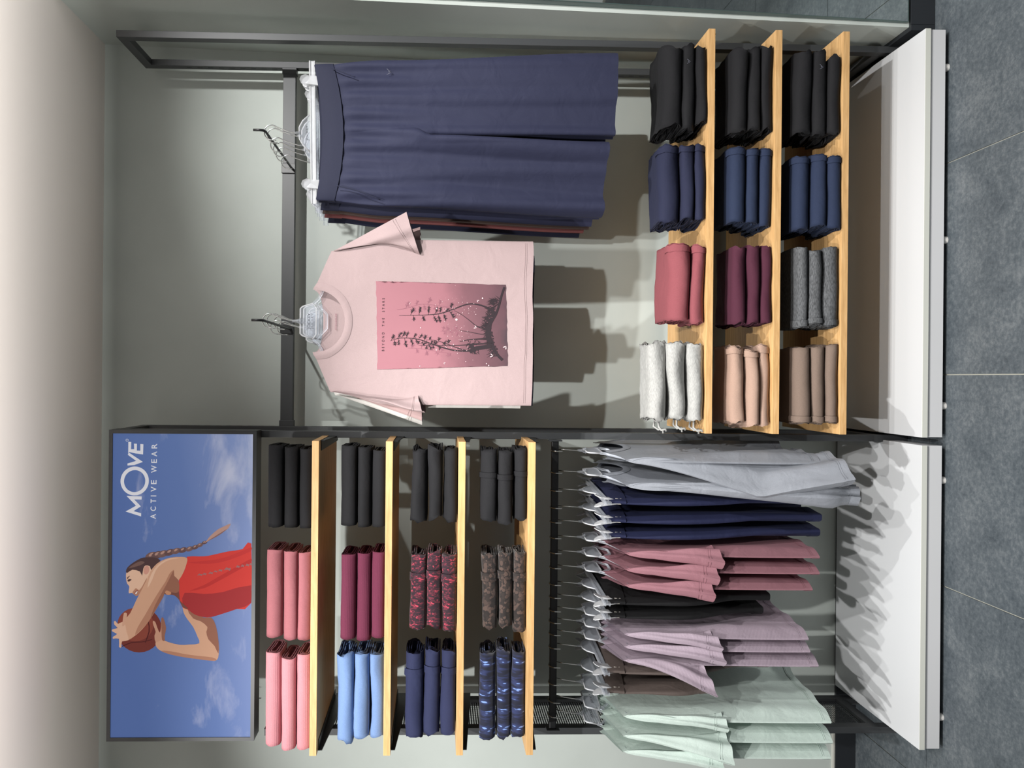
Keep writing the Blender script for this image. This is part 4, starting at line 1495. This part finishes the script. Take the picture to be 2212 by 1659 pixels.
def print_ground():
    m = mat('printed_rose_ground', (214, 150, 160), 0.7, spec=0.2)
    nt = NT(m)
    tc = nt.n('ShaderNodeTexCoord')
    sp = nt.n('ShaderNodeSeparateXYZ')
    nt.l(tc.outputs['Object'], sp.inputs[0])
    n = nt.n('ShaderNodeTexNoise', i_Scale=14.0, i_Detail=5.0, i_Roughness=0.6)
    nt.l(tc.outputs['Object'], n.inputs['Vector'])
    a = nt.n('ShaderNodeMath', operation='MULTIPLY_ADD')
    a.inputs[1].default_value = -1 / 0.385
    a.inputs[2].default_value = -0.185 / 0.385 - 0.11
    nt.l(sp.outputs[2], a.inputs[0])
    b = nt.n('ShaderNodeMath', operation='MULTIPLY_ADD')
    b.inputs[1].default_value = 0.22
    nt.l(n.outputs[0], b.inputs[0])
    nt.l(a.outputs[0], b.inputs[2])
    nt.l(nt.ramp(b.outputs[0], [(0.0, lin((150, 103, 111))), (0.45, lin((142, 96, 104))), (0.66, lin((108, 74, 81))), (0.93, lin((84, 60, 66))), (1.0, lin((62, 52, 58)))]), nt.b.inputs['Base Color'])
    return m


rr = random.Random(4)
edge = []
for (x0, y0), (x1, y1) in (((85, 125), (2025, 175)), ((2025, 175), (2050, 1390)), ((2050, 1390), (105, 1435)), ((105, 1435), (85, 125))):
    for k in range(22):
        t = k / 22
        edge.append((x0 + (x1 - x0) * t + rr.uniform(-6, 6), y0 + (y1 - y0) * t + rr.uniform(-6, 6)))
pr = shirt_shape('print_ground', [edge], print_ground(), TEE, 0.0008)
DARK = mat('print_charcoal', (46, 38, 42), 0.75, spec=0.15)
MIDD = mat('print_plum', (128, 84, 95), 0.75, spec=0.15)
PALE = mat('print_pale', (205, 178, 180), 0.75, spec=0.15)


def ribbon(pts, w0, w1):
    P = [np.array(p, float) for p in smoothpath([(p[0], p[1], 0) for p in pts], 4)]
    out = []
    n = len(P)
    Lf, Rt = [], []
    for i, p in enumerate(P):
        d = P[min(i + 1, n - 1)] - P[max(i - 1, 0)]
        d = d / (np.linalg.norm(d) + 1e-9)
        nn = np.array([-d[1], d[0], 0])
        w = (w0 + (w1 - w0) * i / (n - 1)) / 2
        Lf.append(p + nn * w)
        Rt.append(p - nn * w)
    for i in range(n - 1):
        out.append([tuple(q[:2]) for q in (Lf[i], Lf[i + 1], Rt[i + 1], Rt[i])])
    return out


def branch(polys, x, y, ang, ln, rr, w=5, leaf=True):
    e = (x + ln * math.cos(ang), y + ln * math.sin(ang))
    mid = ((x + e[0]) / 2 + rr.uniform(-6, 6), (y + e[1]) / 2 + rr.uniform(-6, 6))
    polys += ribbon([(x, y), mid, e], w, 1.5)
    if leaf:
        for k in range(int(ln / 4)):
            t = rr.uniform(0.3, 1.0)
            bx, by = x + (e[0] - x) * t, y + (e[1] - y) * t
            a = ang + rr.uniform(-1.6, 1.6)
            l2 = rr.uniform(16, 46)
            tx, ty = bx + l2 * math.cos(a), by + l2 * math.sin(a)
            nx_, ny_ = -math.sin(a) * 4.6, math.cos(a) * 4.6
            polys.append([(bx - nx_, by - ny_), (bx + nx_, by + ny_), (tx, ty)])


def tree(path, w0, w1, nb, rr, reach=140, span=(0.0, 0.6), leaf=True):
    polys = ribbon(path, w0, w1)
    P = smoothpath([(p[0], p[1], 0) for p in path], 6)
    n = len(P)
    for k in range(nb):
        i = int(n * (span[0] + (span[1] - span[0]) * (k + 0.5) / nb))
        i = min(i, n - 1)
        sgn = 1 if k % 2 else -1
        branch(polys, P[i][0], P[i][1], sgn * rr.uniform(0.9, 1.4) + rr.uniform(-.2, .2), rr.uniform(0.55, 1.0) * reach, rr, leaf=leaf)
    return polys


rr = random.Random(11)
faint = tree([(400, 550), (560, 520), (760, 465), (950, 480), (1160, 510), (1260, 560)], 4, 8, 10, rr, 95, (0.15, 0.95))
faint += tree([(560, 1120), (760, 1130), (980, 1170), (1200, 1200)], 3, 6, 8, rr, 80, (0.1, 0.9))
faint += tree([(1050, 870), (1160, 860), (1320, 860)], 3, 5, 6, rr, 70, (0.1, 0.9))
tag(shirt_shape('print_faint_trees', faint, MIDD, TEE, 0.0013), kind='stuff')
dk = tree([(430, 632), (640, 630), (900, 622), (1060, 600), (1230, 545), (1400, 478), (1520, 460), (1660, 485), (1800, 545), (1880, 610)], 4, 26, 13, rr, 120, (0.08, 0.45))
dk += tree([(300, 1010), (420, 975), (560, 970), (720, 990), (880, 1045), (1040, 1100), (1220, 1150), (1380, 1165), (1520, 1160)], 4, 24, 14, rr, 130, (0.02, 0.5))
dk += tree([(720, 1080), (900, 1075), (1100, 1085), (1300, 1080), (1500, 1070)], 3, 14, 7, rr, 70, (0.1, 0.5))
dk += tree([(820, 1000), (960, 1005), (1120, 1050), (1300, 1120), (1440, 1160)], 3, 14, 5, rr, 60, (0.1, 0.6))
dk += ribbon([(1250, 560), (1360, 620), (1480, 710), (1600, 800), (1740, 800)], 4, 12)
dk += ribbon([(1560, 790), (1640, 820), (1740, 850)], 5, 12)
dk += ribbon([(1320, 855), (1480, 880), (1640, 912), (1740, 910)], 4, 12)
dk += ribbon([(1330, 1025), (1480, 995), (1640, 985), (1760, 975)], 5, 26)
dk += ribbon([(1440, 1070), (1600, 1060), (1740, 1055)], 20, 20)
dk += ribbon([(1660, 660), (1760, 655), (1850, 610)], 6, 40)
dk += ribbon([(1700, 520), (1800, 560), (1860, 600)], 6, 24)
dk += ribbon([(2000, 210), (1960, 330), (1930, 440), (1900, 540), (1860, 640), (1800, 740), (1780, 860), (1780, 960), (1820, 1060), (1840, 1140), (1900, 1230), (1970, 1300)], 30, 40)
dk += ribbon([(1820, 680), (1770, 780), (1750, 900), (1770, 990), (1800, 1080)], 60, 80)
dk += ribbon([(1480, 1180), (1560, 1130), (1680, 1110), (1800, 1090)], 60, 60)
dk += ribbon([(1500, 1060), (1530, 1130), (1560, 1210)], 70, 16)
for k in range(220):
    t = rr.random()
    bx, by = 1740 + 200 * abs(t - 0.5) * 1.3 + rr.uniform(-40, 60), 380 + 860 * t
    a = math.pi + rr.uniform(-0.9, 0.9)
    l2 = rr.uniform(50, 130)
    dk.append([(bx, by - 8), (bx, by + 8), (bx + l2 * math.cos(a), by + l2 * math.sin(a))])
for k in range(50):
    bx, by = rr.uniform(1440, 1620), rr.uniform(1010, 1200)
    a = rr.uniform(0, 6.28)
    l2 = rr.uniform(20, 55)
    dk.append([(bx - 5 * math.sin(a), by + 5 * math.cos(a)), (bx + 5 * math.sin(a), by - 5 * math.cos(a)), (bx + l2 * math.cos(a), by + l2 * math.sin(a))])
tag(shirt_shape('print_dark_trees', dk, DARK, TEE, 0.0017), kind='stuff')
pale = []
for k in range(90):
    x, y = rr.gauss(1330, 130), rr.choice((rr.gauss(1050, 150), rr.gauss(880, 120), rr.gauss(480, 100)))
    r = rr.uniform(2.5, 6)
    pale.append(ell(x, y, r, r, 0, 6))
for (x, y, r) in ((1285, 695, 18), (1675, 375, 12), (750, 817, 8), (740, 1388, 8), (1765, 1380, 9), (1732, 1352, 8), (1130, 540, 7), (990, 530, 9)):
    pale.append(ell(x, y, r, r, 0, 8))
for (x, y, s, a) in ((1585, 820, 30, 3.6), (1590, 405, 24, 0.6), (975, 1138, 18, 0.5), (1095, 1335, 20, 0.7), (1830, 1240, 34, 3.4), (2025, 1090, 36, 2.2), (580, 450, 16, 0.4)):
    for q in (-0.5, 0.5):
        pale.append([(x, y), (x + s * math.cos(a + q - .25), y + s * math.sin(a + q - .25)), (x + 1.6 * s * math.cos(a + q), y + 1.6 * s * math.sin(a + q)), (x + s * math.cos(a + q + .25), y + s * math.sin(a + q + .25))])
tag(shirt_shape('print_pale_flecks', pale, PALE, TEE, 0.0021), kind='stuff')
a0, a1 = to_tee(800 + 207 / 6.9125, 590 + 1165 / 6.9125), to_tee(800 + 172 / 6.9125, 590 + 375 / 6.9125)
tx = text_mesh('lettering', 'BEYOND  THE  STARS', DARK, TEE, a0[0], a1[0], a0[1], 0.0068, 0, spacing=1.9)
for v in tx.data.vertices:
    v.co.y = tee_y(v.co.x, v.co.z) - 0.0018
nk = text_mesh('neck_lettering', 'ATHLEISURE', MIDD, TEE, -0.024, 0.024, -0.062, 0.005, 0.0085, spacing=1.1)
